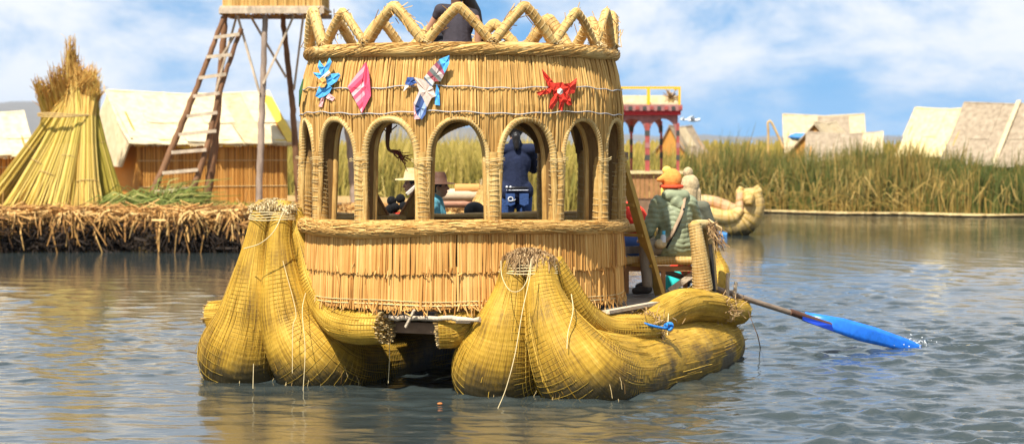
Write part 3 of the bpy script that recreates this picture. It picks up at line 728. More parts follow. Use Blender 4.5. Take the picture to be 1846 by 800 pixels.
# pillars: wrapped reed posts
for i, a in enumerate(PIL):
    j = q.normal(0, .4); w = .062 if abs((a + 180) % 360 - 180) < 90 else .07
    pts = np.array([CY(a + j, ZS - .03, CR - .03), CY(a, ZS + .2, CR - .03), CY(a - j, ZSP - .15, CR - .03), CY(a, ZSP + .08, CR - .035)])
    # frame's first axis is radial for a vertical path
    T = CY(a + 1, 0) - CY(a, 0); T /= np.linalg.norm(T)
    mb = MB(); p_, r_ = resample(pts, np.array([w, w * .96, w * .92, w * .85]), .014)
    seg = 24; th = np.linspace(0, 2 * np.pi, seg, endpoint=False); Rd = np.array((T[1], -T[0], 0))
    L = np.linspace(0, .7, len(p_)); rel = 1 - .05 * (1 - np.abs(np.sin(np.pi * L / .06)) ** .7)
    V = p_[:, None] + (r_ * rel)[:, None, None] * (np.cos(th)[None, :, None] * T * 0.98 + np.sin(th)[None, :, None] * Rd * 1.3)
    ii = np.arange(len(p_) - 1)[:, None] * seg; jj = np.arange(seg)[None]; j2 = (jj + 1) % seg
    F = np.stack([ii + jj, ii + j2, ii + seg + j2, ii + seg + jj], -1).reshape(-1, 4)
    u0 = jj * .026 + 0 * ii; v0 = L[:-1][:, None] + 0 * jj; dv = L[1] - L[0]
    UV = np.stack([np.stack([u0, v0], -1), np.stack([u0 + .026, v0], -1), np.stack([u0 + .026, v0 + dv], -1), np.stack([u0, v0 + dv], -1)], 2).reshape(-1, 4, 2)
    mb.add(V.reshape(-1, 3), F, .5, UV); po = mb.build('pillar', M['pillar'], boat, smooth=True)
    # lashing, loose and uneven
    nt = 13 if a < 20 or a > 180 else 9; th2 = np.linspace(0, nt * 2 * np.pi, nt * 22); zz = ZS + .05 + (.52 + .1 * q.random()) * (th2 / th2[-1]) + .012 * np.sin(th2 * .5 + q.random() * 6) + .012 * np.sin(th2 + 1)
    pp = np.array([CY(a, z_, CR - .03) + w * .99 * (math.cos(t) * T + 1.3 * math.sin(t) * Rd) for t, z_ in zip(th2, zz)])
    MB().tube(pp, .0028, seg=4, cap=False).build('lashing_cord', M['cord_pale'], po, smooth=True)
# arch rolls round every opening
for i, (c, hw) in enumerate(ARCH):
    pts = []
    ent = 140 < c % 360 < 210
    for t in np.linspace(-1, 1, 41):
        u = abs(t)
        if u > .55: z = ZSP + .02 - (u - .55) / .45 * (ZSP - ZS - (0.0 if not ent else .02)) ; x = hw * (1 + .06 * (u - .55) / .45)
        else:
            ang = (1 - u / .55) * math.pi / 2; z = ZSP + .02 + (ZA - ZSP - .03) * math.sin(ang); x = hw * math.cos(ang) ** .9 if u > 0 else 0
        pts.append(CY(c + math.copysign(x, t), z, CR - .005 + .01 * math.sin(t * 5 + i)))
    ar_ = .028 * (1 + .12 * q.normal()); o = MB().tube(pts, ar_, seg=14, step=.013, relief=hull_relief(.04, .08, i, 4.0)).build('arch_roll', M['rail'], boat, smooth=True)
    up = [p for p in pts if p[2] > ZSP - .12]
    cords(up, ar_, .026 if i % 2 else .034, .0026, M['cord_pale'], 'lashing_cord', o, turns_seg=12, jitter=.3, step=.01, lift=1.03)
    if 95 < c % 360 < 265: continue
    # inner roll gives the opening its depth
    pin = [CC3 for CC3 in pts]
    pin = np.array([np.array((CC[0] + (p[0] - CC[0]) * .90, CC[1] + (p[1] - CC[1]) * .90, p[2] - .005)) for p in pts])
    MB().tube(pin, .028, seg=10, step=.03).build('inner_arch_roll', M['pillar'], boat, smooth=True)
    # reed-faced reveal between outer and inner roll
    po = np.array(pts); K = len(po); V = np.vstack([po, pin]); ii = np.arange(K - 1)
    MB().add(V, np.stack([ii, ii + 1, ii + 1 + K, ii + K], 1)) if False else None
    mb = MB(); mb.add(V, np.stack([ii, ii + 1, ii + 1 + K, ii + K], 1)); mb.build('arch_reveal', M['thatch_back'], o)
# upper wall: backing, then long upright reeds cut to the arches
mb = MB(); nphi = 480
for rofs in (-.045, -.115):
    cols = []
    for i in range(nphi):
        p = 360 * i / nphi - 180; zb = wall_bottom(p) + .03
        cols.append([CY(p, zb + (ZT - zb) * t, rad_at(zb + (ZT - zb) * t) + rofs) for t in (0, .33, .66, 1)])
    V = np.array(cols).reshape(-1, 3); i = np.arange(nphi); j = (i + 1) % nphi
    for k in range(3): mb.add(V if k == 0 else np.zeros((0, 3)), np.stack([i * 4 + k, j * 4 + k, j * 4 + k + 1, i * 4 + k + 1], 1) - (0 if k == 0 else len(V)))
upw = mb.build('upper_wall', M['thatch_back'], boat)
n = 1750; phi = np.linspace(-180, 180, n, endpoint=False) + q.normal(0, .15, n); P = np.zeros((n, 5, 3))
for i in range(n):
    zb = wall_bottom(phi[i]) + q.normal(0, .012); j = abs(q.normal(0, .010)) - .02; dl = q.normal(0, .45)
    for k, t in enumerate((0, .2, .5, .8, 1)):
        z = ZT + .0 + (zb - ZT) * t; P[i, k] = CY(phi[i] + dl * (t - .5), z, rad_at(z) + j + .008 * math.sin(t * 5 + i))
cl = .5 + .3 * np.sin(np.radians(phi) * 19) * np.sin(np.radians(phi) * 5 + 1)
mb = MB(); mb.strands(P, q.uniform(.006, .0115, n)[:, None], 4, np.clip(.62 * q.random(n) + .3 * cl + .04, 0, 1)); mb.build('reed_thatch', M['thatch_up'], upw, kind='stuff')
# wedge of darker reeds where two arches meet, tied off at the pillar head
for z, r_ in ((2.765, .012), (2.535, .012)):
    pts = [CY(p, z + .012 * math.sin(R(p) * 7 + z) + .006 * math.sin(R(p) * 31), rad_at(z) + r_ + .004 * math.sin(R(p) * 15)) for p in np.linspace(-180, 180, 240)]
    MB().tube(pts, .0055, seg=5, cap=False).build('tie_wire', M['wire'], boat, smooth=True)
for a in PIL:
    mb = MB()
    for k in range(2):
        pts = [CY(a + 3.6 * math.cos(t), ZSP + .02 - .018 * k + .01 * math.sin(t * 2), CR + .015 + .055 * math.sin(t)) for t in np.linspace(-.2, math.pi + .2, 16)]
        mb.tube(pts, .003, seg=4)
    mb.build('pillar_head_tie', M['cord_pale'], boat, smooth=True)
# top rail and the roof floor
pts = np.array([CY(p, ZT + .005 + .008 * math.sin(R(p) * 4), CR - .075) for p in np.linspace(-180, 180, 200)])
o = MB().tube(pts, .060 + .004 * np.sin(np.linspace(0, 60, 200)), seg=16, cap=False, relief=hull_relief(.09, .06, 3)).build('top_rail', M['rail'], boat, smooth=True)
n = 900; phs = q.uniform(-180, 180, n); P = np.zeros((n, 3, 3))
for i in range(n):
    aa = q.uniform(-1.0, 2.6); ln = q.uniform(2, 6)
    for k in range(3):
        p = phs[i] + ln * (k - 1); ak = aa + .35 * (k - 1); P[i, k] = CY(p, ZT + .005 + .062 * math.sin(ak), CR - .075 + .063 * math.cos(ak))
MB().strands(P, .004, 3, q.random(n)).build('rail_strands', M['thatch_up'], o, kind='stuff')
ring = np.array([CY(p, ZT - .10, CR - .14) for p in np.linspace(0, 360, 60, endpoint=False)])
MB().slab(ring, (0, 0, .05)).build('roof_floor', M['thatch_back'], boat)
# zigzag crown of wrapped rolls
ZC0, ZC1 = ZT + .075, ZT + .385
for k in range(15):
    c = k * 24.0
    zz1 = ZC1 + .02 * math.sin(k * 2.3); pts = []
    for t in np.linspace(-1, 1, 13):
        u = abs(t); z = ZC0 + (zz1 - ZC0) * (1 - u ** 1.18)
        pts.append(CY(c + 11.4 * t, z, CR - .085 + .012 * math.sin(k * 1.7)))
    cr_ = .049 * (1 + .10 * q.normal()); o = MB().tube(pts, cr_, seg=14, step=.013, relief=hull_relief(.035, .07, k + 90, 3.5)).build('crown_roll', M['rail'], boat, smooth=True)
    cords(pts, cr_, .05, .0026, M['cord_pale'], 'lashing_cord', o, turns_seg=12, step=.012, lift=1.03)
    pa = np.array(pts); nL = 34; ii = q.integers(0, 10, nL); P0 = pa[ii] + q.normal(0, 1, (nL, 3)) * cr_ * .62; P1 = pa[ii + 2] + q.normal(0, 1, (nL, 3)) * cr_ * .75
    MB().strands(np.stack([P0, (P0 + P1) / 2 + q.normal(0, .012, (nL, 3)), P1], 1), .0042, 3, q.random(nL)).build('loose_reeds', M['thatch_up'], o, kind='stuff')
    cut = CY(c - 11.8, ZC0 - .01, CR - .085); P0 = cut + q.normal(0, .028, (70, 3)); dd = q.normal(0, 1, (70, 3)); dd /= np.linalg.norm(dd, axis=1, keepdims=True)
    MB().strands(np.stack([P0, P0 + dd * .05], 1), .004, 3, q.random(70)).build('valley_straw', M['cap_pale'], o, kind='stuff')
# slanted seat-back reed panels seen through the opening at the back
for (a0, a1) in ((198.5, 207), (220.5, 212)):
    zz = ZS + .34; n = 26; P = np.zeros((n, 2, 3))
    for i in range(n):
        t = i / (n - 1); p = a0 + (a1 - a0) * t; P[i, 0] = CY(p, ZS, CR - .05); P[i, 1] = CY(p, ZS + .02 + (zz - ZS) * (1 - t), CR - .05)
    o = MB().strands(P, .016, 4).build('seat_panel', M['pillar'], boat, kind='stuff'); MB().tube([CY(a0, zz + .02, CR - .06), CY(a1, ZS + .02, CR - .06)], .016, seg=8).build('panel_edge', M['red_wood'], boat, smooth=True)
# side rail of the stern seat area
pts = [W(1106, 413, 22.3), W(1140, 411, 22.6), W(1172, 409, 22.9)]; reed_bundle('stern_rail', pts, [.042, .042, .042], boat, M['rail'], pitch=.03, seg=14, step=.012, cord_mat=M['cord_pale'], amp=.07)
MB().beam(W(1100, 452, 22.4), W(1168, 449, 23.0), .03, .075).build('stern_board', M['pole_grey'], boat)
# hanging and dangling cords
def dangling(pts, r=.005, mat=None):
    p, r_ = resample(np.array(pts), np.full(len(pts), r * .62), .02); return MB().tube(p, r_, seg=5).build('dangling_cord', mat or M['cord_white'], boat, smooth=True)
dangling([W(958, 468, 19.55), W(955, 500, 19.45), W(942, 560, 19.25), W(928, 640, 19.05), W(912, 700, 18.95), W(897, 737, 18.9)], .0055)
dangling([W(903, 470, 19.6), W(905, 498, 19.5), W(918, 522, 19.4), W(936, 524, 19.4), W(950, 505, 19.45), W(958, 466, 19.55)], .006)
dangling([W(1030, 530, 19.75), W(1033, 560, 19.5), W(1024, 600, 19.4), W(1022, 628, 19.35)], .007)
dangling([W(512, 378, 20.75), W(495, 415, 20.65), W(470, 438, 20.65), W(440, 448, 20.75)], .008)
dangling([W(510, 470, 20.75), W(533, 560, 20.55), W(528, 590, 20.45), W(527, 672, 20.35)], .005)
dangling([W(553, 520, 20.9), W(545, 560, 20.5), W(550, 630, 20.3), W(546, 712, 20.2)], .005)
dangling([W(457, 655, 20.05), W(456, 700, 20.0)], .005)
dangling([W(1205, 565, 21.2), W(1203, 610, 20.95), W(1207, 640, 20.8), W(1216, 672, 20.75)], .007)
dangling([W(700, 560, 20.3), W(702, 640, 20.3), W(700, 690, 20.3)], .005)
# wisps of frayed reed low on the hulls
n = 420; P = np.zeros((n, 3, 3))
for i in range(n):
    l0 = (0.0, 2.73)[i % 2]; sg = q.choice((-1, 1)); th = q.uniform(-1.9, 1.9); z = q.uniform(-.02, .22)
    c = np.array(B(.42, l0 + sg * .35, z)); d = -S2 * math.cos(th) + L2 * math.sin(th) * (1)
    rr = .40 + .03 * q.random(); P[i, 0] = c + np.array((*d, 0)) * rr; P[i, 1] = P[i, 0] + np.array((*d, 0)) * .025 + (0, 0, -.05); P[i, 2] = P[i, 0] + np.array((*(d + q.normal(0, .4, 2)), 0)) * .04 + (0, 0, -.12)
MB().strands(P[:46], .002, 3, q.random(46)).build('frayed_reeds', M['cut'], boat, kind='stuff')
# blue ropes tied to the outer roll
M['blue_rope'] = plain('blue_rope', (0.03, 0.22, 0.62), var=.3, scale=40, rough=.5)
rp = thing('rope', 'blue rope knotted round the reed roll near the stern', 'rope', W(1190, 590, 20.9))
p, r_ = resample(np.array([W(1125, 577, 20.5), W(1150, 580, 20.5), W(1180, 588, 20.6), W(1203, 592, 20.75), W(1208, 588, 20.8)]), np.full(5, .013), .015)
MB().tube(p, r_, seg=8).build('rope_length', M['blue_rope'], rp, smooth=True)
t = np.linspace(0, 4 * np.pi, 60); pk = W(1206, 588, 20.75) + np.stack([.03 * np.cos(t) * (1 + .3 * np.sin(1.5 * t)), .03 * np.sin(1.5 * t), .03 * np.sin(t)], 1)
MB().tube(pk, .013, seg=8).build('knot', M['blue_rope'], rp, smooth=True)
rp = thing('rope', 'short blue rope end lying at the deck edge beside the bow', 'rope', W(1080, 573, 20.3))
t = np.linspace(0, 5 * np.pi, 60); pk = W(1081, 571, 20.25) + np.stack([.05 * np.cos(t), .03 * np.sin(t), .02 * np.sin(.7 * t)], 1)
MB().tube(pk, .013, seg=8).build('rope_coil', M['blue_rope'], rp, smooth=True)

# ================================================================== CLOTH ORNAMENTS ON THE CABIN WALL
def cyl_hit(px, py, r):
    """where the ray through a photograph pixel meets the cabin's drum of radius r"""
    o = np.array((0, 0, H)); d = W(px, py, 20.0) - o
    ox, oy = -CC[0], -CC[1]; a = d[0] ** 2 + d[1] ** 2; b_ = 2 * (ox * d[0] + oy * d[1]); c = ox * ox + oy * oy - r * r
    t = (-b_ - math.sqrt(max(0, b_ * b_ - 4 * a * c))) / (2 * a)
    return o + d * t
def cloth_mat(name, col, rough=.85): return plain(name, col, var=.14, scale=25, rough=rough, bump=.25, bscale=120)
def stripe_mat(name, cols, scale, axis_):
    m, n, l, b = mat_new(name)
    tc = n.new('ShaderNodeTexCoord'); dt = n.new('ShaderNodeVectorMath'); dt.operation = 'DOT_PRODUCT'; dt.inputs[1].default_value = axis_
    l.new(tc.outputs['Object'], dt.inputs[0])
    ml = n.new('ShaderNodeMath'); ml.operation = 'MULTIPLY'; ml.inputs[1].default_value = scale; l.new(dt.outputs['Value'], ml.inputs[0])
    fr = n.new('ShaderNodeMath'); fr.operation = 'FRACT'; l.new(ml.outputs[0], fr.inputs[0])
    r = ramp(n, [(i / len(cols), c) for i, c in enumerate(cols)]); r.color_ramp.interpolation = 'CONSTANT'
    l.new(fr.outputs[0], r.inputs[0]); l.new(r.outputs[0], b.inputs['Base Color']); b.inputs['Roughness'].default_value = .85
    return m
def patch(name, poly, mat, parent, r=CR + .035, th=.006, bend=.0):
    P = np.array(poly, float); c = P.mean(0)
    Q = []
    for a, b_ in zip(P, np.roll(P, -1, 0)):
        for t in (0, .33, .66): Q.append(a + (b_ - a) * t)
    Q = np.array(Q); n_ = len(Q)
    rings = []
    for f in (1.0, .66, .33):
        rings.append([cyl_hit(*(c + (p - c) * f), r + bend * (1 - f) + .006 * math.sin(p[0] * .4 + p[1] * .3)) for p in Q])
    V = np.array(rings).reshape(-1, 3); V = np.vstack([V, cyl_hit(*c, r + bend)])
    k = len(V); inn = V.copy(); inn[:, 0] = CC[0] + (V[:, 0] - CC[0]) * (1 - th / CR); inn[:, 1] = CC[1] + (V[:, 1] - CC[1]) * (1 - th / CR)
    i = np.arange(n_); j = (i + 1) % n_
    mb = MB(); allv = np.vstack([V, inn])
    F4 = np.vstack([np.stack([i, j, j + n_, i + n_], 1), np.stack([i + n_, j + n_, j + 2 * n_, i + 2 * n_], 1), np.stack([i, i + k, j + k, j], 1)])
    mb.add(allv, F4); mb.add(np.zeros((0, 3)), np.stack([i + 2 * n_, j + 2 * n_, 0 * i + 3 * n_], 1) - len(allv))
    return mb.build(name, mat, parent, smooth=False)
C_blue = cloth_mat('blue_felt', (0.10, 0.42, 0.80)); C_pink = cloth_mat('pink_cloth', (0.80, 0.10, 0.18)); C_pale = cloth_mat('pale_pink_cloth', (0.85, 0.45, 0.42)); C_red = cloth_mat('red_cloth', (0.78, 0.05, 0.025))
C_orange = cloth_mat('orange_cloth', (0.85, 0.40, 0.10)); C_cream = cloth_mat('cream_cloth', (0.78, 0.68, 0.55)); C_navy = cloth_mat('navy_cloth', (0.05, 0.10, 0.28)); C_green = cloth_mat('green_cloth', (0.06, 0.14, 0.04))
z2 = lambda L_: [(520 + x / 3.334, y / 3.334) for x, y in L_]
fl = thing('cloth_flower', 'blue felt flower with orange centre pinned to the reed wall', 'ornament', cyl_hit(588, 148, CR + .03))
for pz in ([(205, 470), (175, 400), (185, 365), (205, 410), (220, 400), (245, 350), (258, 375), (240, 420), (225, 455)], [(225, 470), (255, 445), (300, 440), (310, 455), (290, 490), (255, 515), (225, 510)],
           [(190, 480), (155, 450), (148, 437), (185, 440), (205, 460)], [(195, 500), (175, 540), (160, 580), (185, 590), (215, 580), (245, 560), (260, 530), (235, 505)]):
    patch('petal', z2(pz), C_blue, fl, CR + .032)
patch('petal', z2([(205, 565), (180, 640), (200, 645), (215, 590)]), C_pale, fl, CR + .028)['label'] = 'pale red drooping petal'
patch('petal', z2([(240, 560), (225, 590), (265, 608), (278, 590)]), C_pale, fl, CR + .028)['label'] = 'small pale red petal'
patch('flower_centre', z2([(185, 475), (205, 462), (222, 478), (228, 505), (215, 525), (195, 528), (180, 508)]), C_orange, fl, CR + .058)
patch('ribbon', z2([(190, 470), (240, 425), (248, 440), (205, 480)]), C_cream, fl, CR + .056)
pd = thing('cloth_diamond', 'pink and red striped cloth diamond hung on the reed wall', 'ornament', cyl_hit(651, 160, CR + .03))
SP = stripe_mat('pink_stripes', [(.82, .10, .16), (.85, .35, .38), (.80, .12, .20), (.70, .05, .10), (.86, .50, .50)], 7.0, (.75, .2, -.65))
patch('cloth', z2([(465, 372), (355, 520), (440, 680), (462, 600), (450, 480)]), SP, pd, CR + .035)
patch('cloth', z2([(465, 372), (450, 480), (462, 600), (440, 680), (495, 575), (482, 430)]), C_pink, pd, CR + .042)
bd = thing('cloth_bird', 'striped woven cloth bird with spread wings hung on the reed wall', 'ornament', cyl_hit(770, 155, CR + .03))
SB = stripe_mat('woven_stripes', [(.10, .13, .20), (.62, .60, .50), (.36, .08, .09), (.16, .17, .15), (.55, .42, .36), (.30, .07, .10)], 5.2, (.72, .25, .64))
SB2 = stripe_mat('woven_stripes_blue', [(.04, .08, .22), (.35, .45, .60), (.08, .14, .35), (.62, .50, .45), (.03, .05, .13)], 7.0, (.9, .2, -.38))
patch('wing', z2([(812, 470), (860, 405), (905, 360), (940, 440), (915, 490), (880, 490), (860, 530)]), SB, bd, CR + .036)
patch('wing_tip', z2([(905, 358), (968, 333), (965, 385), (938, 440)]), C_blue, bd, CR + .04)
patch('body', z2([(755, 465), (812, 478), (870, 530), (885, 580), (860, 590), (830, 650), (790, 560)]), cloth_mat('buff_cloth', (.66, .48, .38)), bd, CR + .04)
patch('head', z2([(715, 465), (750, 465), (770, 500), (735, 515), (700, 505)]), C_navy, bd, CR + .046)
patch('beak', z2([(705, 500), (730, 512), (690, 552)]), C_cream, bd, CR + .04)
patch('wing', z2([(785, 545), (830, 640), (825, 685), (800, 720), (770, 690), (752, 620)]), SB2, bd, CR + .044)
patch('wing_tip', z2([(752, 620), (790, 715), (755, 718)]), C_pale, bd, CR + .038)
patch('tail', z2([(890, 505), (905, 540), (910, 635), (880, 630), (882, 570)]), C_blue, bd, CR + .036)
z3 = lambda L_: [(800 + x / 3.332, y / 3.332) for x, y in L_]
rs = thing('cloth_flower', 'ragged red cloth flower with a pale button on the reed wall', 'ornament', cyl_hit(1008, 162, CR + .03))
for pz in ([(590, 415), (640, 470), (670, 510), (660, 545), (630, 520), (600, 460)], [(660, 500), (640, 560), (575, 575), (555, 555), (620, 545), (640, 510)], [(670, 570), (690, 600), (650, 660), (635, 650), (645, 600)],
           [(690, 590), (720, 580), (730, 600), (712, 668), (692, 655), (700, 620)], [(720, 570), (755, 570), (770, 630), (750, 635), (725, 610)], [(710, 505), (760, 500), (800, 470), (795, 520), (785, 560), (740, 570), (715, 545)], [(655, 500), (715, 495), (740, 540), (710, 590), (660, 570)]):
    patch('petal', z3(pz), C_red, rs, CR + .028 + .01 * random.random())
patch('button', z3([(685, 540), (700, 530), (716, 540), (716, 560), (700, 570), (684, 558)]), C_cream, rs, CR + .068)
lf = thing('cloth_leaf', 'narrow dark green cloth leaf at the left edge of the reed wall', 'ornament', CY(-74, 2.75, CR + .03))
mb = MB(); mb.slab([CY(-74, 2.60, CR + .05), CY(-69, 2.72, CR + .06), CY(-68, 2.86, CR + .05), CY(-72.5, 2.75, CR + .055)], (-.01, .004, 0)); mb.build('blade', C_green, lf)

# dried plant hanging in an arch
hp = thing('dried_plant', 'dark reddish dried plant hanging upside down in an arch', 'ornament', CY(-22, ZA - .3, CR - .25))
cpl = W(700, 225, 20.9)
mb = MB(); p, r_ = resample(np.array([W(703, 218, 20.6), W(699, 245, 20.6), W(700, 268, 20.6), W(712, 276, 20.6)]), np.array([.028, .022, .015, .012]), .02); mb.tube(p, r_, seg=8); mb.build('stem', M['pole_brown'], hp, smooth=True)
n = 40; P = np.zeros((n, 3, 3)); P[:, 0] = W(706, 270, 20.6); P[:, 1] = W(718, 279, 20.6) + rng.normal(0, .018, (n, 3)); P[:, 2] = W(731, 284, 20.6) + rng.normal(0, .035, (n, 3)); MB().strands(P, .004, 3).build('seed_head', plain('dry_red', (.22, .05, .03)), hp)
MB().strands(np.array([[W(704, 236, 20.6), W(716, 226, 20.6)], [W(701, 240, 20.6), W(690, 232, 20.6)], [W(705, 240, 20.6), W(707, 216, 20.6)]]), .006, 4).build('twig', M['pole_brown'], hp)

# ================================================================== PEOPLE
def capsule(mb, p0, p1, r0, r1, seg=14):
    p0, p1 = np.array(p0, float), np.array(p1, float); d = p1 - p0; L = np.linalg.norm(d); t = d / (L + 1e-9)
    k = np.array((0, 0, 1.0)) if abs(t[2]) < .9 else np.array((1.0, 0, 0)); a = np.cross(t, k); a /= np.linalg.norm(a); b_ = np.cross(t, a)
    rows = []; th = np.linspace(0, 2 * np.pi, seg, endpoint=False)
    for ph in np.linspace(-np.pi / 2, 0, 5)[0:]: rows.append((p0 + t * r0 * math.sin(ph), r0 * max(math.cos(ph), 1e-3)))
    for ph in np.linspace(0, np.pi / 2, 5): rows.append((p1 + t * r1 * math.sin(ph), r1 * max(math.cos(ph), 1e-3)))
    V = np.concatenate([c[None] + r * (np.cos(th)[:, None] * a + np.sin(th)[:, None] * b_) for c, r in rows]); n_ = len(rows)
    i = np.arange(n_ - 1)[:, None] * seg; j = np.arange(seg)[None]; j2 = (j + 1) % seg
    F = np.stack([i + j, i + j2, i + seg + j2, i + seg + j], -1).reshape(-1, 4)
    mb.add(V, F); q0 = list(range(seg))[::-1]; mb.add(np.zeros((0, 3)), np.array([q0]) - len(V)); mb.add(np.zeros((0, 3)), np.array([[n_ * seg - seg + k_ for k_ in range(seg)]]) - len(V))
def ellip(mb, c, ax, seg=18, rows=12):
    """ax: 3x3 matrix whose columns are the half-axes"""
    th = np.linspace(0, 2 * np.pi, seg, endpoint=False); V = []
    for ph in np.linspace(-np.pi / 2 + .02, np.pi / 2 - .02, rows): V += [(math.cos(ph) * math.cos(t), math.cos(ph) * math.sin(t), math.sin(ph)) for t in th]
    V = np.array(V) @ np.array(ax).T + np.array(c)
    i = np.arange(rows - 1)[:, None] * seg; j = np.arange(seg)[None]; j2 = (j + 1) % seg
    mb.add(V, np.stack([i + j, i + j2, i + seg + j2, i + seg + j], -1).reshape(-1, 4))
    mb.add(np.zeros((0, 3)), np.array([list(range(seg))[::-1]]) - len(V)); mb.add(np.zeros((0, 3)), np.array([[rows * seg - seg + k for k in range(seg)]]) - len(V))
def blob(name, mb, mat, parent, voxel=.012, smooth=4, disp=None):
    """fuse overlapping primitives into one continuous surface"""
    o = mb.build(name, mat, None); me0 = o.data
    md = o.modifiers.new('r', 'REMESH'); md.mode = 'VOXEL'; md.voxel_size = voxel; md.use_smooth_shade = True
    if smooth: ms = o.modifiers.new('s', 'SMOOTH'); ms.factor = .5; ms.iterations = smooth
    bpy.context.view_layer.update()
    dg = bpy.context.evaluated_depsgraph_get(); me = bpy.data.meshes.new_from_object(o.evaluated_get(dg))
    o.modifiers.clear(); o.data = me; bpy.data.meshes.remove(me0); me.name = name
    if not len(me.materials): me.materials.append(mat)
    n_ = len(me.vertices); co = np.zeros(n_ * 3, np.float32); me.vertices.foreach_get('co', co); co = co.reshape(-1, 3).astype(float)
    if disp is not None:
        no = np.zeros(n_ * 3, np.float32); me.vertices.foreach_get('normal', no); co = co + disp(co, no.reshape(-1, 3))
    q = parent
    while q is not None and q.parent: q = q.parent
    if parent is not None: co = co - np.array(q.location); o.parent = parent
    me.vertices.foreach_set('co', co.astype(np.float32).ravel()); me.update()
    me.polygons.foreach_set('use_smooth', np.ones(len(me.polygons), bool))
    return o
SKIN = plain('skin', (0.42, 0.22, 0.13), var=.1, rough=.55, bump=.03); HAIR = plain('black_hair', (0.012, 0.010, 0.009), var=.4, rough=.4, scale=60, stretch=(1, 1, .1), bump=.5)
def fab(name, c, **k): return plain(name, c, var=.2, scale=9, rough=.9, bump=.35, bscale=35, **k)
class Pose:
    """joints in a local frame (right, forward, up) placed at base and turned by yaw (0 looks away from the camera)"""
    def __init__(s, base, yaw): s.b = np.array(base, float); a = R(yaw); s.r = np.array((math.cos(a), math.sin(a), 0)); s.f = np.array((-math.sin(a), math.cos(a), 0)); s.u = np.array((0, 0, 1.0))
    def __call__(s, x, y, z): return s.b + x * s.r + y * s.f + z * s.u
def hand(mb, p, wrist, elbow, side_v, k=1.0):
    """palm, four curled fingers and a thumb"""
    d = wrist - elbow; d /= np.linalg.norm(d); s_ = side_v - d * side_v.dot(d); s_ /= np.linalg.norm(s_); nrm = np.cross(d, s_)
    for i, (o, ln) in enumerate(((-.028, .062), (-.010, .075), (.010, .070), (.028, .055))):
        b0 = wrist + d * .085 * k + s_ * o; capsule(mb, wrist + d * .02 + s_ * o * .6, b0, .015, .0125, 8)
        b1 = b0 + (d * .8 + nrm * .45) * ln * .55; b2 = b1 + (d * .35 + nrm * .9) * ln * .45
        capsule(mb, b0, b1, .0105, .0095, 8); capsule(mb, b1, b2, .0095, .0085, 8)
    t0 = wrist + d * .03 - s_ * .03; t1 = t0 + (d * .6 - s_ * .8) * .038; capsule(mb, t0, t1, .013, .0115, 8); capsule(mb, t1, t1 + (d * .85 + nrm * .35 - s_ * .1) * .032, .011, .009, 8)
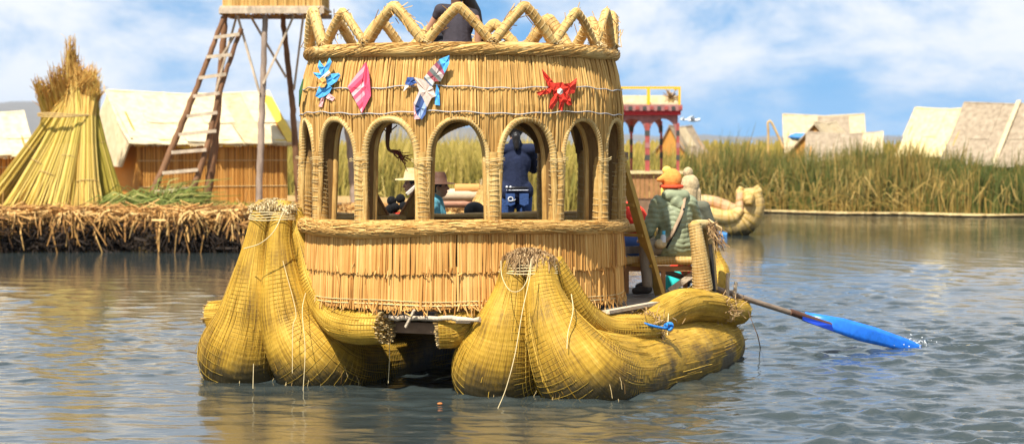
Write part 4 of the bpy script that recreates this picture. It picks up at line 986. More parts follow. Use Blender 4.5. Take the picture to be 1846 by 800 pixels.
def person(label, pose, J, top, legs, shoes, hair=None, k=1.0, sleeve=1.0, top_disp=None, top_fat=1.0, voxel=.0095, collar=True, face_dir=None):
    P = {n_: pose(*c) for n_, c in J.items()}
    low = min(P.values(), key=lambda v: v[2])[2]
    root = thing('person', label, 'person', (pose.b[0], pose.b[1], pose.b[2]))
    mb = MB(); hd = P['head']; fd = pose.f if face_dir is None else np.array(face_dir) / np.linalg.norm(face_dir); rt = np.cross(fd, (0, 0, 1.0)); up = np.array((0, 0, 1.0))
    ellip(mb, hd, np.stack([rt * .076 * k, fd * .094 * k, up * .112 * k], 1)); ellip(mb, hd + fd * .03 * k - up * .05 * k, np.stack([rt * .055 * k, fd * .06 * k, up * .065 * k], 1))
    capsule(mb, hd + fd * .09 * k + up * .005, hd + fd * .107 * k - up * .022 * k, .010, .014, 8)
    for sg in (-1, 1): ellip(mb, hd + rt * sg * .079 * k - up * .01, np.stack([rt * .012, fd * .02 * k, up * .033 * k], 1), 8, 6)
    capsule(mb, hd - up * .07 * k - fd * .01, P['neck'], .052 * k, .058 * k)
    ellip(mb, P['chest'], np.stack([pose.r * .155 * k, pose.f * .10 * k, up * .17 * k], 1)); capsule(mb, P['chest'], P['pelvis'], .115 * k, .13 * k)
    capsule(mb, P['pelvis'] - pose.r * .06 * k, P['pelvis'] + pose.r * .06 * k, .125 * k, .125 * k)
    for s_, sg in (('L', -1), ('R', 1)):
        capsule(mb, P['sh' + s_], P['el' + s_], .052 * k, .041 * k); capsule(mb, P['el' + s_], P['wr' + s_], .040 * k, .027 * k); capsule(mb, P['neck'] - up * .05, P['sh' + s_], .055 * k, .055 * k)
        hand(mb, None, P['wr' + s_], P['el' + s_], pose.r * sg + up * .3, k)
        capsule(mb, P['hip' + s_], P['kn' + s_], .086 * k, .06 * k); capsule(mb, P['kn' + s_], P['an' + s_], .056 * k, .036 * k)
        capsule(mb, P['an' + s_] - up * .03, P['an' + s_] + (P['to' + s_] - P['an' + s_]), .038 * k, .028 * k)
    body = blob('body', mb, SKIN, root, voxel, 3)
    for sg in (-1, 1):
        mb = MB(); ellip(mb, hd + fd * .084 * k + rt * sg * .031 * k + up * .012 * k, np.stack([rt * .014, fd * .008, up * .007], 1), 8, 6); mb.build('eye', plain('eye', (.02, .015, .01), rough=.2), root, smooth=True)
    mb = MB(); capsule(mb, hd + fd * .089 * k - rt * .02 * k - up * .058 * k, hd + fd * .089 * k + rt * .02 * k - up * .058 * k, .006, .006, 8); mb.build('mouth', plain('lips', (.35, .10, .08)), root, smooth=True)
    if top is not None:
        g = 1.12 * top_fat; mb = MB()
        ellip(mb, P['chest'], np.stack([pose.r * .158 * k * g, pose.f * .105 * k * g, up * .18 * k], 1)); capsule(mb, P['chest'], P['pelvis'] + up * .02, .118 * k * g, .135 * k * g)
        capsule(mb, P['pelvis'] - pose.r * .055 * k, P['pelvis'] + pose.r * .055 * k, .130 * k * g, .130 * k * g)
        if collar: capsule(mb, P['neck'] - up * .03, P['neck'] + up * .012, .072 * k * g, .066 * k * g)
        for s_ in 'LR':
            capsule(mb, P['neck'] - up * .06, P['sh' + s_], .06 * k * g, .062 * k * g); capsule(mb, P['sh' + s_], P['el' + s_] if sleeve > .5 else P['sh' + s_] * .75 + P['el' + s_] * .25, .060 * k * g, .052 * k * g)
            if sleeve > .5: capsule(mb, P['el' + s_], P['wr' + s_] * .95 + P['el' + s_] * .05, .051 * k * g, .040 * k * g)
        blob('jacket' if sleeve > .5 else 'shirt', mb, top, root, voxel, 3, top_disp)
    if legs is not None:
        mb = MB()
        capsule(mb, P['pelvis'] - pose.r * .06 * k, P['pelvis'] + pose.r * .06 * k, .138 * k, .138 * k)
        for s_ in 'LR': capsule(mb, P['hip' + s_], P['kn' + s_], .096 * k, .071 * k); capsule(mb, P['kn' + s_], P['an' + s_] * .93 + P['kn' + s_] * .07, .069 * k, .055 * k)
        blob('trousers', mb, legs, root, voxel, 3)
    for s_ in 'LR':
        mb = MB(); capsule(mb, P['an' + s_] - up * .02, P['to' + s_], .050 * k, .038 * k, 12); blob('shoe', mb, shoes, root, .012, 2)
    if hair is not None:
        mb = MB(); ellip(mb, hd + up * .02 * k - fd * .018 * k, np.stack([rt * .088 * k, fd * .095 * k, up * .112 * k], 1))
        for a_ in hair: capsule(mb, pose(*a_[0]), pose(*a_[1]), a_[2], a_[3])
        blob('hair', mb, HAIR, root, .011, 2)
    return root, P, fd, rt
def standing(h=1.70, armL=None, armR=None):
    k = h / 1.70
    J = dict(pelvis=(0, 0, .95), chest=(0, .01, 1.24), neck=(0, 0, 1.43), head=(0, .03, 1.58), shL=(-.165, 0, 1.38), shR=(.165, 0, 1.38), elL=(-.23, .0, 1.10), elR=(.23, 0, 1.10), wrL=(-.22, .12, .88), wrR=(.22, .12, .88),
             hipL=(-.09, 0, .90), hipR=(.09, 0, .90), knL=(-.095, .02, .50), knR=(.095, .02, .50), anL=(-.10, 0, .08), anR=(.10, 0, .08), toL=(-.11, .17, .035), toR=(.11, .17, .035))
    if armL: J['elL'], J['wrL'] = armL
    if armR: J['elR'], J['wrR'] = armR
    return {a: tuple(np.array(b_) * k) for a, b_ in J.items()}
def seated(h=1.70, seat=.42, lean=0.0):
    k = h / 1.70
    J = dict(pelvis=(0, 0, .12), chest=(0, .02 + lean * .5, .40), neck=(0, .03 + lean * .9, .60), head=(0, .07 + lean * 1.1, .745), shL=(-.165, .02 + lean * .8, .545), shR=(.165, .02 + lean * .8, .545), elL=(-.25, .08 + lean * .5, .28), elR=(.25, .08 + lean * .5, .28), wrL=(-.14, .28, .20), wrR=(.14, .28, .20),
             hipL=(-.09, .04, .10), hipR=(.09, .04, .10), knL=(-.11, .44, .11), knR=(.11, .44, .11), anL=(-.11, .44, -seat / k + .08), anR=(.11, .44, -seat / k + .08), toL=(-.12, .60, -seat / k + .04), toR=(.12, .60, -seat / k + .04))
    return {a: tuple(np.array(b_) * k) for a, b_ in J.items()}

# woman in denim standing at the back opening
DEN = fab('dark_denim', (0.012, 0.018, 0.046)); JEAN = fab('blue_jeans', (0.032, 0.072, 0.20)); SHOE = plain('dark_shoe', (.03, .025, .02))
ps = Pose((W(929, 400, 24.25)[0], 24.25, DZ), 8)
pr, P, fd, rt = person('person in dark denim jacket and jeans standing with back turned inside the arch', ps, standing(1.80, armL=((-.21, .22, 1.22), (-.06, .30, 1.36)), armR=((.22, .2, 1.18), (.06, .32, 1.34))), DEN, JEAN, SHOE,
                       hair=[((0, -.06, 1.60), (0, -.10, 1.48), .05, .03)], top_fat=1.0)
mb = MB(); t = np.linspace(0, 2 * np.pi, 40); mb.tube([ps(.166 * math.cos(a), .150 * math.sin(a), 1.045) for a in t], .016, seg=8, cap=False); mb.build('belt', plain('black_belt', (.012, .012, .014), rough=.4), pr, smooth=True)
for sg in (-1, 1):
    mb = MB(); mb.slab([ps(sg * .075 - .05, -.152, .985), ps(sg * .075 + .05, -.152, .985), ps(sg * .075 + .048, -.155, .87), ps(sg * .075, -.158, .85), ps(sg * .075 - .048, -.155, .87)], ps.f * .03); mb.build('back_pocket', JEAN, pr)
mb = MB(); t = np.linspace(0, 2 * np.pi, 20); mb.tube([ps(-.075 + .026 * math.cos(a), -.162, .925 + .022 * math.sin(a)) for a in t], .006, seg=6, cap=False); mb.tube([ps(-.10, -.160, .90), ps(-.05, -.162, .905), ps(-.02, -.160, .92)], .004, seg=5); mb.build('pocket_stitching', plain('white_thread', (.7, .7, .68)), pr, smooth=True)
mb = MB(); mb.tube([ps(.10 * a, -.148 - .012 * (1 - abs(a)), 1.02) for a in np.linspace(-1.2, 1.2, 9)], .005, seg=5); mb.build('waist_stitching', plain('white_thread2', (.6, .62, .68)), pr, smooth=True)
mb = MB()
for dx_ in (-.115, -.075): ellip(mb, ps(dx_, -.158, 1.055), np.eye(3) * .014, 8, 6)
mb.build('belt_stud', plain('steel_stud', (.7, .7, .7), rough=.3), pr, smooth=True)

# person in green quilted jacket on the stern bench
GRN = plain('green_quilting', (0.26, 0.285, 0.165), var=.25, scale=10, rough=.55, bump=.2, bscale=30); KHA = fab('khaki_trousers', (0.21, 0.165, 0.11))
SEAT = 1.09
gb = W(1216, 452, 22.75); ps = Pose((gb[0], gb[1], SEAT), 22)
J = seated(1.72, seat=SEAT - DZ); J['anL'] = (-.40, -.20, -.29); J['knL'] = (-.38, -.10, .10); J['toL'] = (-.50, -.12, -.33); J['anR'] = (-.16, .30, -.28); J['knR'] = (-.10, .44, .10); J['toR'] = (-.20, .44, -.33)
J['shL'] = (-.18, .02, .55); J['shR'] = (.185, .02, .55); J['elR'] = (.30, .10, .36); J['wrR'] = (.30, .34, .34); J['elL'] = (-.27, .05, .27); J['wrL'] = (-.24, .26, .17)
def quilt(co, no):
    s_ = co[:, 2] + .10 * np.abs(co[:, 0] - gb[0]) * 1.2 + .012 * np.sin(co[:, 0] * 30)
    return no * (0.008 * (np.abs(np.sin(np.pi * s_ / .052)) ** .6 - .6) + .004 * np.sin(co[:, 0] * 55 + co[:, 2] * 23))[:, None]
pr, P, fd, rt = person('person in green quilted jacket and orange knitted hat seated on the stern bench', ps, J, GRN, KHA, SHOE, top_fat=1.18, top_disp=quilt, voxel=.009)
up = np.array((0, 0, 1.0))
mb = MB(); capsule(mb, P['neck'] - ps.f * .05 - ps.r * .09 + up * .02, P['neck'] - ps.f * .05 + ps.r * .09 + up * .02, .066, .066); capsule(mb, P['neck'] - ps.f * .06 - up * .05, P['neck'] - ps.f * .09 + ps.r * .03 - up * .08, .09, .06); blob('hood', mb, GRN, pr, .010, 3)
OR = plain('orange_knit', (0.82, 0.29, 0.06), var=.25, scale=30, rough=.95, bump=.6, bscale=90); OR2 = plain('red_knit', (0.72, 0.08, 0.03), var=.2, scale=30, rough=.95, bump=.5); YL = plain('yellow_knit', (0.85, 0.55, 0.12), var=.2, rough=.95)
mb = MB(); ellip(mb, P['head'] + up * .035, np.stack([rt * .104, fd * .118, up * .118], 1)); capsule(mb, P['head'] - rt * .08 + up * .05, P['head'] - rt * .15 + up * .035, .05, .022); hat = blob('knitted_hat', mb, OR, pr, .008, 2)
mb = MB(); t = np.linspace(0, 2 * np.pi, 32); mb.tube([P['head'] - up * .035 + rt * .103 * math.cos(a) + fd * .115 * math.sin(a) for a in t], .019, seg=8, cap=False); mb.build('hat_brim', OR2, pr, smooth=True)
mb = MB(); ellip(mb, P['head'] - rt * .03 + up * .13 + fd * .05, np.stack([rt * .05, fd * .045, up * .045], 1)); mb.build('pompom', YL, pr, smooth=True)
mb = MB(); capsule(mb, P['head'] - rt * .100 - up * .06, P['head'] - rt * .105 - up * .18, .022, .014); mb.build('ear_flap', YL, pr, smooth=True)
mb = MB(); p, r_ = resample(np.array([P['neck'] + ps.r * .08 - ps.f * .10, ps(.0, -.165, .46), ps(-.07, -.185, .34), ps(-.14, -.19, .22), ps(-.20, -.13, .14)]), np.full(5, .02), .02); mb.tube(p, r_, seg=6, flat=(.35, 1)); mb.build('bag_strap', plain('tan_strap', (.35, .24, .14)), pr, smooth=True)
mb = MB(); p, r_ = resample(np.array([ps(.03, -.155, .50), ps(-.03, -.178, .36), ps(-.10, -.188, .24), ps(-.16, -.14, .10)]), np.full(4, .011), .02); mb.tube(p, r_, seg=6); mb.build('strap_edge', plain('black_strap', (.015, .014, .013)), pr, smooth=True)
bg = thing('pouch', 'small tan pouch with a water bottle hanging at the green jacket', 'bag', ps(-.235, -.13, .12))
mb = MB(); ellip(mb, ps(-.235, -.16, .145), np.stack([ps.r * .065, ps.f * .04, up * .05], 1)); mb.build('pouch_body', plain('tan_weave', (.50, .38, .20), var=.4, scale=40), bg, smooth=True)
mb = MB(); mb.tube([ps(-.215, -.17, .16), ps(-.21, -.17, .215), ps(-.208, -.17, .235), ps(-.207, -.17, .24)], [.030, .030, .018, .014], seg=12); mb.build('bottle', plain('clear_plastic', (.6, .62, .62), rough=.2), bg, smooth=True)
mb = MB(); mb.tube([ps(-.207, -.17, .24), ps(-.205, -.17, .275)], [.018, .017], seg=12); mb.build('bottle_cap', plain('light_blue_cap', (.10, .50, .75), rough=.4), bg, smooth=True)

# companion with a cream knitted hat, farther back
cb = W(1241, 462, 23.7); ps = Pose((cb[0], cb[1], SEAT - .05), -15)
CRM = plain('cream_knit', (0.50, 0.37, 0.20), var=.45, scale=25, rough=.95, bump=.6, bscale=80)
pr, P, fd, rt = person('person in cream knitted hat and olive coat seated beyond the green jacket', ps, seated(1.66, seat=SEAT - DZ), fab('olive_coat', (.12, .12, .08)), JEAN, SHOE)
mb = MB(); ellip(mb, P['head'] + up * .03, np.stack([rt * .105, fd * .115, up * .125], 1)); capsule(mb, P['head'] - up * .03 + rt * .09, P['head'] - up * .16 + rt * .10, .035, .025); capsule(mb, P['head'] - up * .03 - fd * .03, P['head'] - up * .12 - fd * .04, .09, .085); blob('knitted_hat', mb, CRM, pr, .010, 2)
mb = MB(); ellip(mb, P['head'] + up * .17 - rt * .02, np.stack([rt * .055, fd * .055, up * .06], 1)); mb.build('pompom', CRM, pr, smooth=True)

# woman sitting on the cabin roof
GT = fab('dark_grey_cloth', (0.045, 0.038, 0.045)); rb = W(824, 90, 22.3); ps = Pose((rb[0], 22.3, ZT - .05), 12)
J = seated(1.66, seat=.02); J.update(knL=(-.15, .38, .30), knR=(.15, .38, .30), anL=(-.13, .60, .08), anR=(.13, .60, .08), toL=(-.13, .76, .04), toR=(.13, .76, .04), elR=(.20, -.10, .34), wrR=(.19, -.06, .06), elL=(-.26, .15, .33), wrL=(-.10, .34, .34))
pr, P, fd, rt = person('person in dark sleeveless top with long black hair seated on the cabin roof', ps, J, GT, fab('black_trousers', (.02, .02, .025)), SHOE, sleeve=0.0, hair=[((.05, -.02, .74), (.19, .02, .52), .07, .06), ((.19, .02, .52), (.28, .02, .14), .06, .03)], collar=False)
mb = MB(); ellip(mb, P['head'] + up * .06, np.stack([rt * .11, fd * .12, up * .09], 1)); mb.tube([P['head'] + up * .05, P['head'] + up * .035], [.19, .20], seg=24); blob('sun_hat', mb, C_cream, pr, .010, 2)

# seated islander with straw hat and pompoms, seen through an arch
BLU = fab('blue_cloth', (0.055, 0.085, 0.26)); STR = straw('hat_straw', [(.2, (.42, .28, .12)), (.8, (.72, .54, .28))], nscale=30, nmix=.9)
ib = W(776, 420, 24.2); ps = Pose((ib[0], 24.2, 1.10), 100)
pr, P, fd, rt = person('person in blue blouse and straw hat with black pompoms seen through an arch', ps, seated(1.60, seat=.38, lean=.12), BLU, fab('dark_skirt_cloth', (.03, .02, .03)), SHOE, hair=[])
def brim_hat(parent, c, r, h, mat):
    mb = MB(); mb.tube([c + up * .0, c + up * .012, c + up * .02, c + up * h * .6, c + up * h], [r, r * .97, r * .52, r * .48, r * .36], seg=28); return mb.build('hat', mat, parent, smooth=True)
brim_hat(pr, P['head'] + up * .05, .20, .13, STR)
PB = plain('black_wool', (.008, .008, .009), var=.5, scale=60, rough=1.0, bump=1.0, bscale=120)
for k_, (px, py) in enumerate(((706, 362), (722, 358), (712, 374), (728, 372), (703, 377))):
    mb = MB(); ellip(mb, W(px, py, 23.85 - .02 * k_), np.eye(3) * .052, 14, 10); mb.build('pompom', PB, pr, smooth=True)
mb = MB(); mb.tube([W(698, 386, 23.8), W(715, 388, 23.8), W(735, 384, 23.85)], [.03, .035, .03], seg=8); mb.build('sash', C_red, pr, smooth=True)
mb = MB(); mb.beam(W(733, 350, 23.85), W(750, 335, 23.9), .02, .03); mb.build('trim', C_cream, pr)
# second islander behind the pillar, brown hat
ib = W(781, 420, 24.0); ps = Pose((ib[0], 24.0, 1.08), -100)
J = seated(1.60, seat=.36); J['elR'] = (.22, .10, .28); J['wrR'] = (.28, .26, .30)
pr, P, fd, rt = person('person in brown felt hat partly hidden behind a reed pillar', ps, J, fab('turquoise_cloth', (.10, .30, .36)), fab('brown_cloth', (.12, .06, .03)), SHOE, hair=[])
brim_hat(pr, P['head'] + up * .03, .17, .13, plain('brown_felt', (.10, .045, .025)))
# child with black cap
cbp = W(858, 430, 23.6); ps = Pose((cbp[0], 23.6, 1.0), 20)
pr, P, fd, rt = person('child in round black cap sitting low behind the reed sill', ps, seated(1.12, seat=.28), fab('navy_cloth_b', (.02, .04, .10)), fab('grey_cloth', (.08, .08, .09)), SHOE, k=.78, hair=None)
mb = MB(); ellip(mb, P['head'] + up * .04, np.stack([rt * .115, fd * .12, up * .10], 1)); capsule(mb, P['head'] - fd * .09 - rt * .05, P['head'] - fd * .09 + rt * .05, .02, .02); blob('cap', mb, plain('black_cap', (.012, .012, .012), rough=.6), pr, .010, 2)

# ================================================================== THINGS ON THE BOAT
# bench at the stern
bc = W(1200, 480, 22.75); bench = thing('bench', 'reed-woven wooden bench at the stern of the boat', 'bench', (bc[0], bc[1], DZ))
xa, xb, y0 = W(1112, 480, 22.75)[0], W(1262, 480, 22.75)[0], 22.62
for k_ in range(9): pass
mb = MB(); mb.box(((xa + xb) / 2, y0 + .16, SEAT - .06), (xb - xa - .02, .34, .03)); mb.build('seat', M['beam'], bench)
pts = [(xa, y0, SEAT - .035), ((xa + xb) / 2, y0 - .005, SEAT - .03), (xb, y0, SEAT - .035)]; reed_bundle('seat_roll', pts, [.045] * 3, bench, M['rail'], pitch=.03, seg=14, step=.012, cord_mat=M['cord_pale'], amp=.09)
n = 700; P = np.zeros((n, 2, 3)); P[:, 0] = np.stack([rng.uniform(xa, xb, n), rng.uniform(y0, y0 + .32, n), SEAT - .03 + .02 * rng.random(n)], 1); P[:, 1] = P[:, 0] + np.stack([rng.uniform(-.12, .12, n), rng.normal(0, .03, n), rng.normal(0, .01, n)], 1); MB().strands(P, .005, 3).build('woven_reeds', M['cap_pale'], bench, kind='stuff')
mb = MB(); mb.beam((xa, y0 + .02, SEAT - .115), (xb, y0 + .02, SEAT - .115), .03, .055); mb.build('apron', M['red_wood'], bench)
for px in (1130, 1196): x_ = W(px, 500, y0)[0]; MB().beam((x_, y0 + .03, DZ), (x_, y0 + .03, SEAT - .14), .045, .035, up=(0, 1, 0)).build('leg', M['red_wood'], bench)
for px in (1130, 1240): x_ = W(px, 500, y0)[0]; MB().beam((x_, y0 + .32, DZ), (x_, y0 + .32, SEAT - .08), .045, .035, up=(0, 1, 0)).build('leg', M['red_wood'], bench)
MB().beam(W(1207, 524, y0 + .05), W(1252, 492, y0 + .05), .025, .06).build('brace', M['plank_pale'], bench)
# wrapped post and back rail
reed_bundle('post', [W(1267, 522, 22.55), W(1262, 470, 22.5), W(1252, 402, 22.5)], [.105, .085, .068], boat, M['rail'], pitch=.03, seg=22, step=.012, cord_mat=M['cord_pale'], amp=.05)
reed_bundle('post', [W(1280, 522, 23.1), W(1278, 470, 23.1), W(1271, 408, 23.1)], [.08, .07, .06], boat, M['rail'], pitch=.035, seg=18, step=.014, cord_mat=M['cord_pale'], amp=.05)
reed_bundle('stern_rail', [W(1252, 406, 22.5), W(1266, 404, 22.9), W(1280, 404, 23.3)], [.05, .045, .04], boat, M['rail'], pitch=.03, seg=14, step=.012, cord_mat=M['cord_pale'], amp=.06)
n = 46; P = np.zeros((n, 3, 3)); P[:, 0] = W(1276, 405, 23.0) + rng.normal(0, .025, (n, 3)); P[:, 1] = W(1286, 415, 22.9) + rng.normal(0, .035, (n, 3)); P[:, 2] = W(1296, 440, 22.85) + rng.normal(0, .05, (n, 3)) * np.array((1, 1, 1.6)); MB().strands(P, .005, 3).build('loose_reeds', M['cap_brown'], boat, kind='stuff')
MB().tube([W(1287, 525, 22.75), W(1283, 470, 22.75), W(1280, 440, 22.75)], [.022, .02, .018], seg=8).build('iron_bar', plain('dark_iron', (.03, .025, .02), rough=.5), boat, smooth=True)
for (a, b_) in (((1311, 545), (1312, 492)), ((1322, 548), (1327, 508))): MB().tube([W(*a, 23.2), W(*b_, 23.2)], [.022, .018], seg=8).build('peg', M['plank_pale'], boat, smooth=True)

# ladder to the roof
ld = thing('ladder', 'yellow plank ladder leaning on the cabin behind the arches', 'ladder', W(1190, 530, 22.6))
b0 = WZ(1190, 531, DZ); t0 = W(1063, 92, 22.32); tang = np.array((-.36, .42, 0))
for off in (0, 1): MB().beam(b0 + tang * off, t0 + tang * off, .045, .125, up=(.55, -.8, 0)).build('stringer', M['yellow_wood'], ld)
for k_ in range(7):
    t = .12 + .125 * k_; c = b0 + (t0 - b0) * t; MB().beam(c - tang * .06, c + tang * 1.06, .09, .03).build('rung', M['yellow_wood'], ld)
MB().box(W(1127, 281, 22.5), (.06, .05, .075)).build('cleat', M['pole_grey'], ld)

# oar
oar = thing('oar', 'long wooden oar with a bright blue blade dipping in the lake', 'oar', WZ(1655, 622, 0))
a_, b_ = W(1190, 486, 22.85), W(1497, 586, 23.9); mb = MB(); mb.tube([a_, (a_ + b_) / 2 - (0, 0, .01), b_], [.030, .029, .030], seg=12); mb.build('shaft', plain('grey_shaft', (.22, .16, .11), var=.4, scale=9, stretch=(.3, 1, 1), bump=.3), oar, smooth=True)
mb = MB(); c0 = W(1425, 562, 23.63); c1 = W(1496, 586.5, 23.89); mb.tube([c0, c1], [.037, .037], seg=10); mb.build('sleeve', plain('dark_brown_wood', (.10, .045, .025), var=.3), oar, smooth=True)
BL = plain('blue_paint', (0.02, 0.19, 0.78), var=.3, rough=.32, bump=.05, spec=.5); BL2 = plain('deep_blue_paint', (0.010, 0.05, 0.42), var=.1, rough=.4)
E0, E1 = [(1452, 562), (1520, 573), (1580, 590), (1640, 612), (1690, 636)], [(1446, 577), (1500, 596), (1550, 614), (1600, 625), (1668, 641)]
V = []; K = len(E0)
for i in range(K):
    Yd = 23.75 + (24.55 - 23.75) * i / (K - 1); A_, B_ = W(*E0[i], Yd + .05), W(*E1[i], Yd - .05)
    for t in np.linspace(0, 1, 5): V.append(A_ + (B_ - A_) * t + np.array((0, -.004 * math.sin(math.pi * t), 0)))
V = np.array(V); n_ = len(V); V = np.vstack([V, V + np.array((.004, .016, -.006))]); F = []
for i in range(K - 1):
    for j in range(4): q_ = [i * 5 + j, i * 5 + j + 1, i * 5 + j + 6, i * 5 + j + 5]; F.append(q_); F.append([x + n_ for x in q_[::-1]])
    F.append([i * 5, i * 5 + 5, i * 5 + 5 + n_, i * 5 + n_]); F.append([i * 5 + 4, i * 5 + 4 + n_, i * 5 + 9 + n_, i * 5 + 9])
F.append([0, n_, n_ + 1, 1]); F.append([1, n_ + 1, n_ + 2, 2]); F.append([2, n_ + 2, n_ + 3, 3]); F.append([3, n_ + 3, n_ + 4, 4])
mb = MB(); mb.add(V, np.array(F)); mb.build('blade', BL, oar, smooth=True)
mb = MB(); mb.slab([W(1447, 570, 23.66), W(1500, 585, 23.86), W(1503, 597, 23.87), W(1472, 586, 23.72), W(1447, 576, 23.66)], (0, .012, 0)); mb.build('blade_socket', BL2, oar)
# splash round the blade
mb = MB(); qs = np.random.default_rng(9)
for k_ in range(90):
    c = WZ(1640 + qs.normal(0, 24), 621 + qs.normal(0, 3), 0) + (0, 0, abs(qs.normal(0, .035))); ellip(mb, c, np.diag([.009, .008, .006]) * qs.uniform(.3, 1.3), 6, 4)
sp_m, n, l, b = mat_new('foam'); b.inputs['Base Color'].default_value = (.85, .87, .88, 1); b.inputs['Roughness'].default_value = .3
tag(mb.build('splash', sp_m, kind='stuff'), 'white water drops splashing at the blue oar blade', 'splash')

# cloths on and behind the stern seats
def heap(name, label, cat, c, ax, mat, seed, amp=.25):
    qh = np.random.default_rng(seed); mb = MB(); ellip(mb, c, np.diag(ax), 30, 20); f = qh.normal(0, 14, (5, 3)); ph = qh.random(5) * 6
    v = mb.v[0]; d = v - np.array(c); mb.v[0] = np.array(c) + d * (1 + amp * sum(np.sin(v @ f[i] + ph[i]) for i in range(5)) / 3)[:, None]
    return tag(mb.build(name, mat, smooth=True), label, cat)
heap('blanket', 'crumpled red blanket draped on the rail beside the ladder', 'blanket', W(1134, 404, 23.5), (.20, .14, .22), C_red, 3)
heap('blanket', 'folded dark blue blanket under the red one by the stern rail', 'blanket', W(1132, 445, 23.4), (.20, .12, .11), C_navy, 4)
heap('cloth_bundle', 'turquoise cloth bundle lying under the bench', 'cloth', W(1213, 508, 23.6), (.10, .10, .15), cloth_mat('turquoise_felt', (.02, .45, .40)), 5)
heap('cloth_bundle', 'red cloth bundle beside the turquoise one under the bench', 'cloth', W(1226, 494, 24.0), (.13, .10, .14), C_red, 6)
heap('blanket', 'blue and white cloth hanging over the seat next to the cabin wall', 'cloth', W(1122, 471, 22.95), (.10, .05, .06), cloth_mat('bright_blue_cloth', (.05, .20, .60)), 7)
for k_, (px, py, ln, r_, lab) in enumerate(((843, 352, .30, .075, 'pale rolled reed mat lying behind the cabin'), (838, 366, .32, .055, 'thin pinkish rolled mat below the pale one behind the cabin'), (852, 341, .20, .06, 'short orange rolled mat on top of the others'))):
    c = W(px, py, 24.9); t_ = thing('rolled_mat', lab, 'mat', c); c_ = (M['rail'], M['red_wood'], M['cap_pale'])[k_]
    th = np.linspace(0, 5 * np.pi, 70); sp_ = [(0, 0)] ; mb = MB(); mb.tube([c - (ln, 0, 0), c, c + (ln * .8, .05, 0)], r_, seg=18); o = mb.build('roll', plain('mat_' + str(k_), ((.62, .46, .30), (.55, .28, .18), (.62, .28, .08))[k_], var=.25, scale=20, stretch=(1, 8, 8)), t_, smooth=True)
    mb = MB(); mb.tube([c + (ln * .8 + .003, .05 + r_ * .9 * a / 16 * math.cos(a), r_ * .9 * a / 16 * math.sin(a)) for a in th], .004, seg=4); mb.build('spiral_edge', M['beam'], t_)

# ================================================================== HUTS
def matmat(name, c0, c1, c2, ns=2.0): return straw(name, [(.25, c0), (.5, c1), (.75, c2)], nscale=ns, nmix=.92, bump=.35, stretch=(3, 3, 3), stripes=(2.0, 1.0, .25))
M['roof_cream'] = matmat('cream_roof_mat', (.50, .39, .21), (.63, .51, .31), (.70, .60, .41)); M['roof_grey'] = matmat('weathered_roof_mat', (.19, .14, .09), (.30, .23, .15), (.42, .34, .23)); M['roof_gold'] = matmat('golden_roof_mat', (.52, .38, .15), (.66, .51, .24), (.74, .61, .34))
M['roof_tan'] = matmat('tan_roof_mat', (.36, .27, .15), (.50, .39, .23), (.60, .49, .31))
M['wall_mat'] = straw('hut_wall_reeds', [(.15, (.26, .10, .018)), (.45, (.50, .225, .04)), (.8, (.64, .33, .085))], nscale=4, nmix=.35, bump=.2, stretch=(1, 1, .4))
M['wall_back'] = straw('hut_wall_backing', [(.2, (.16, .07, .02)), (.8, (.36, .18, .05))], nscale=3, nmix=.9)
M['tarp'] = plain('yellow_tarp', (.78, .50, .05), var=.15, scale=4, rough=.5, bump=.3, bscale=8); M['blue_tarp'] = plain('blue_tarp', (.05, .20, .45), rough=.5)
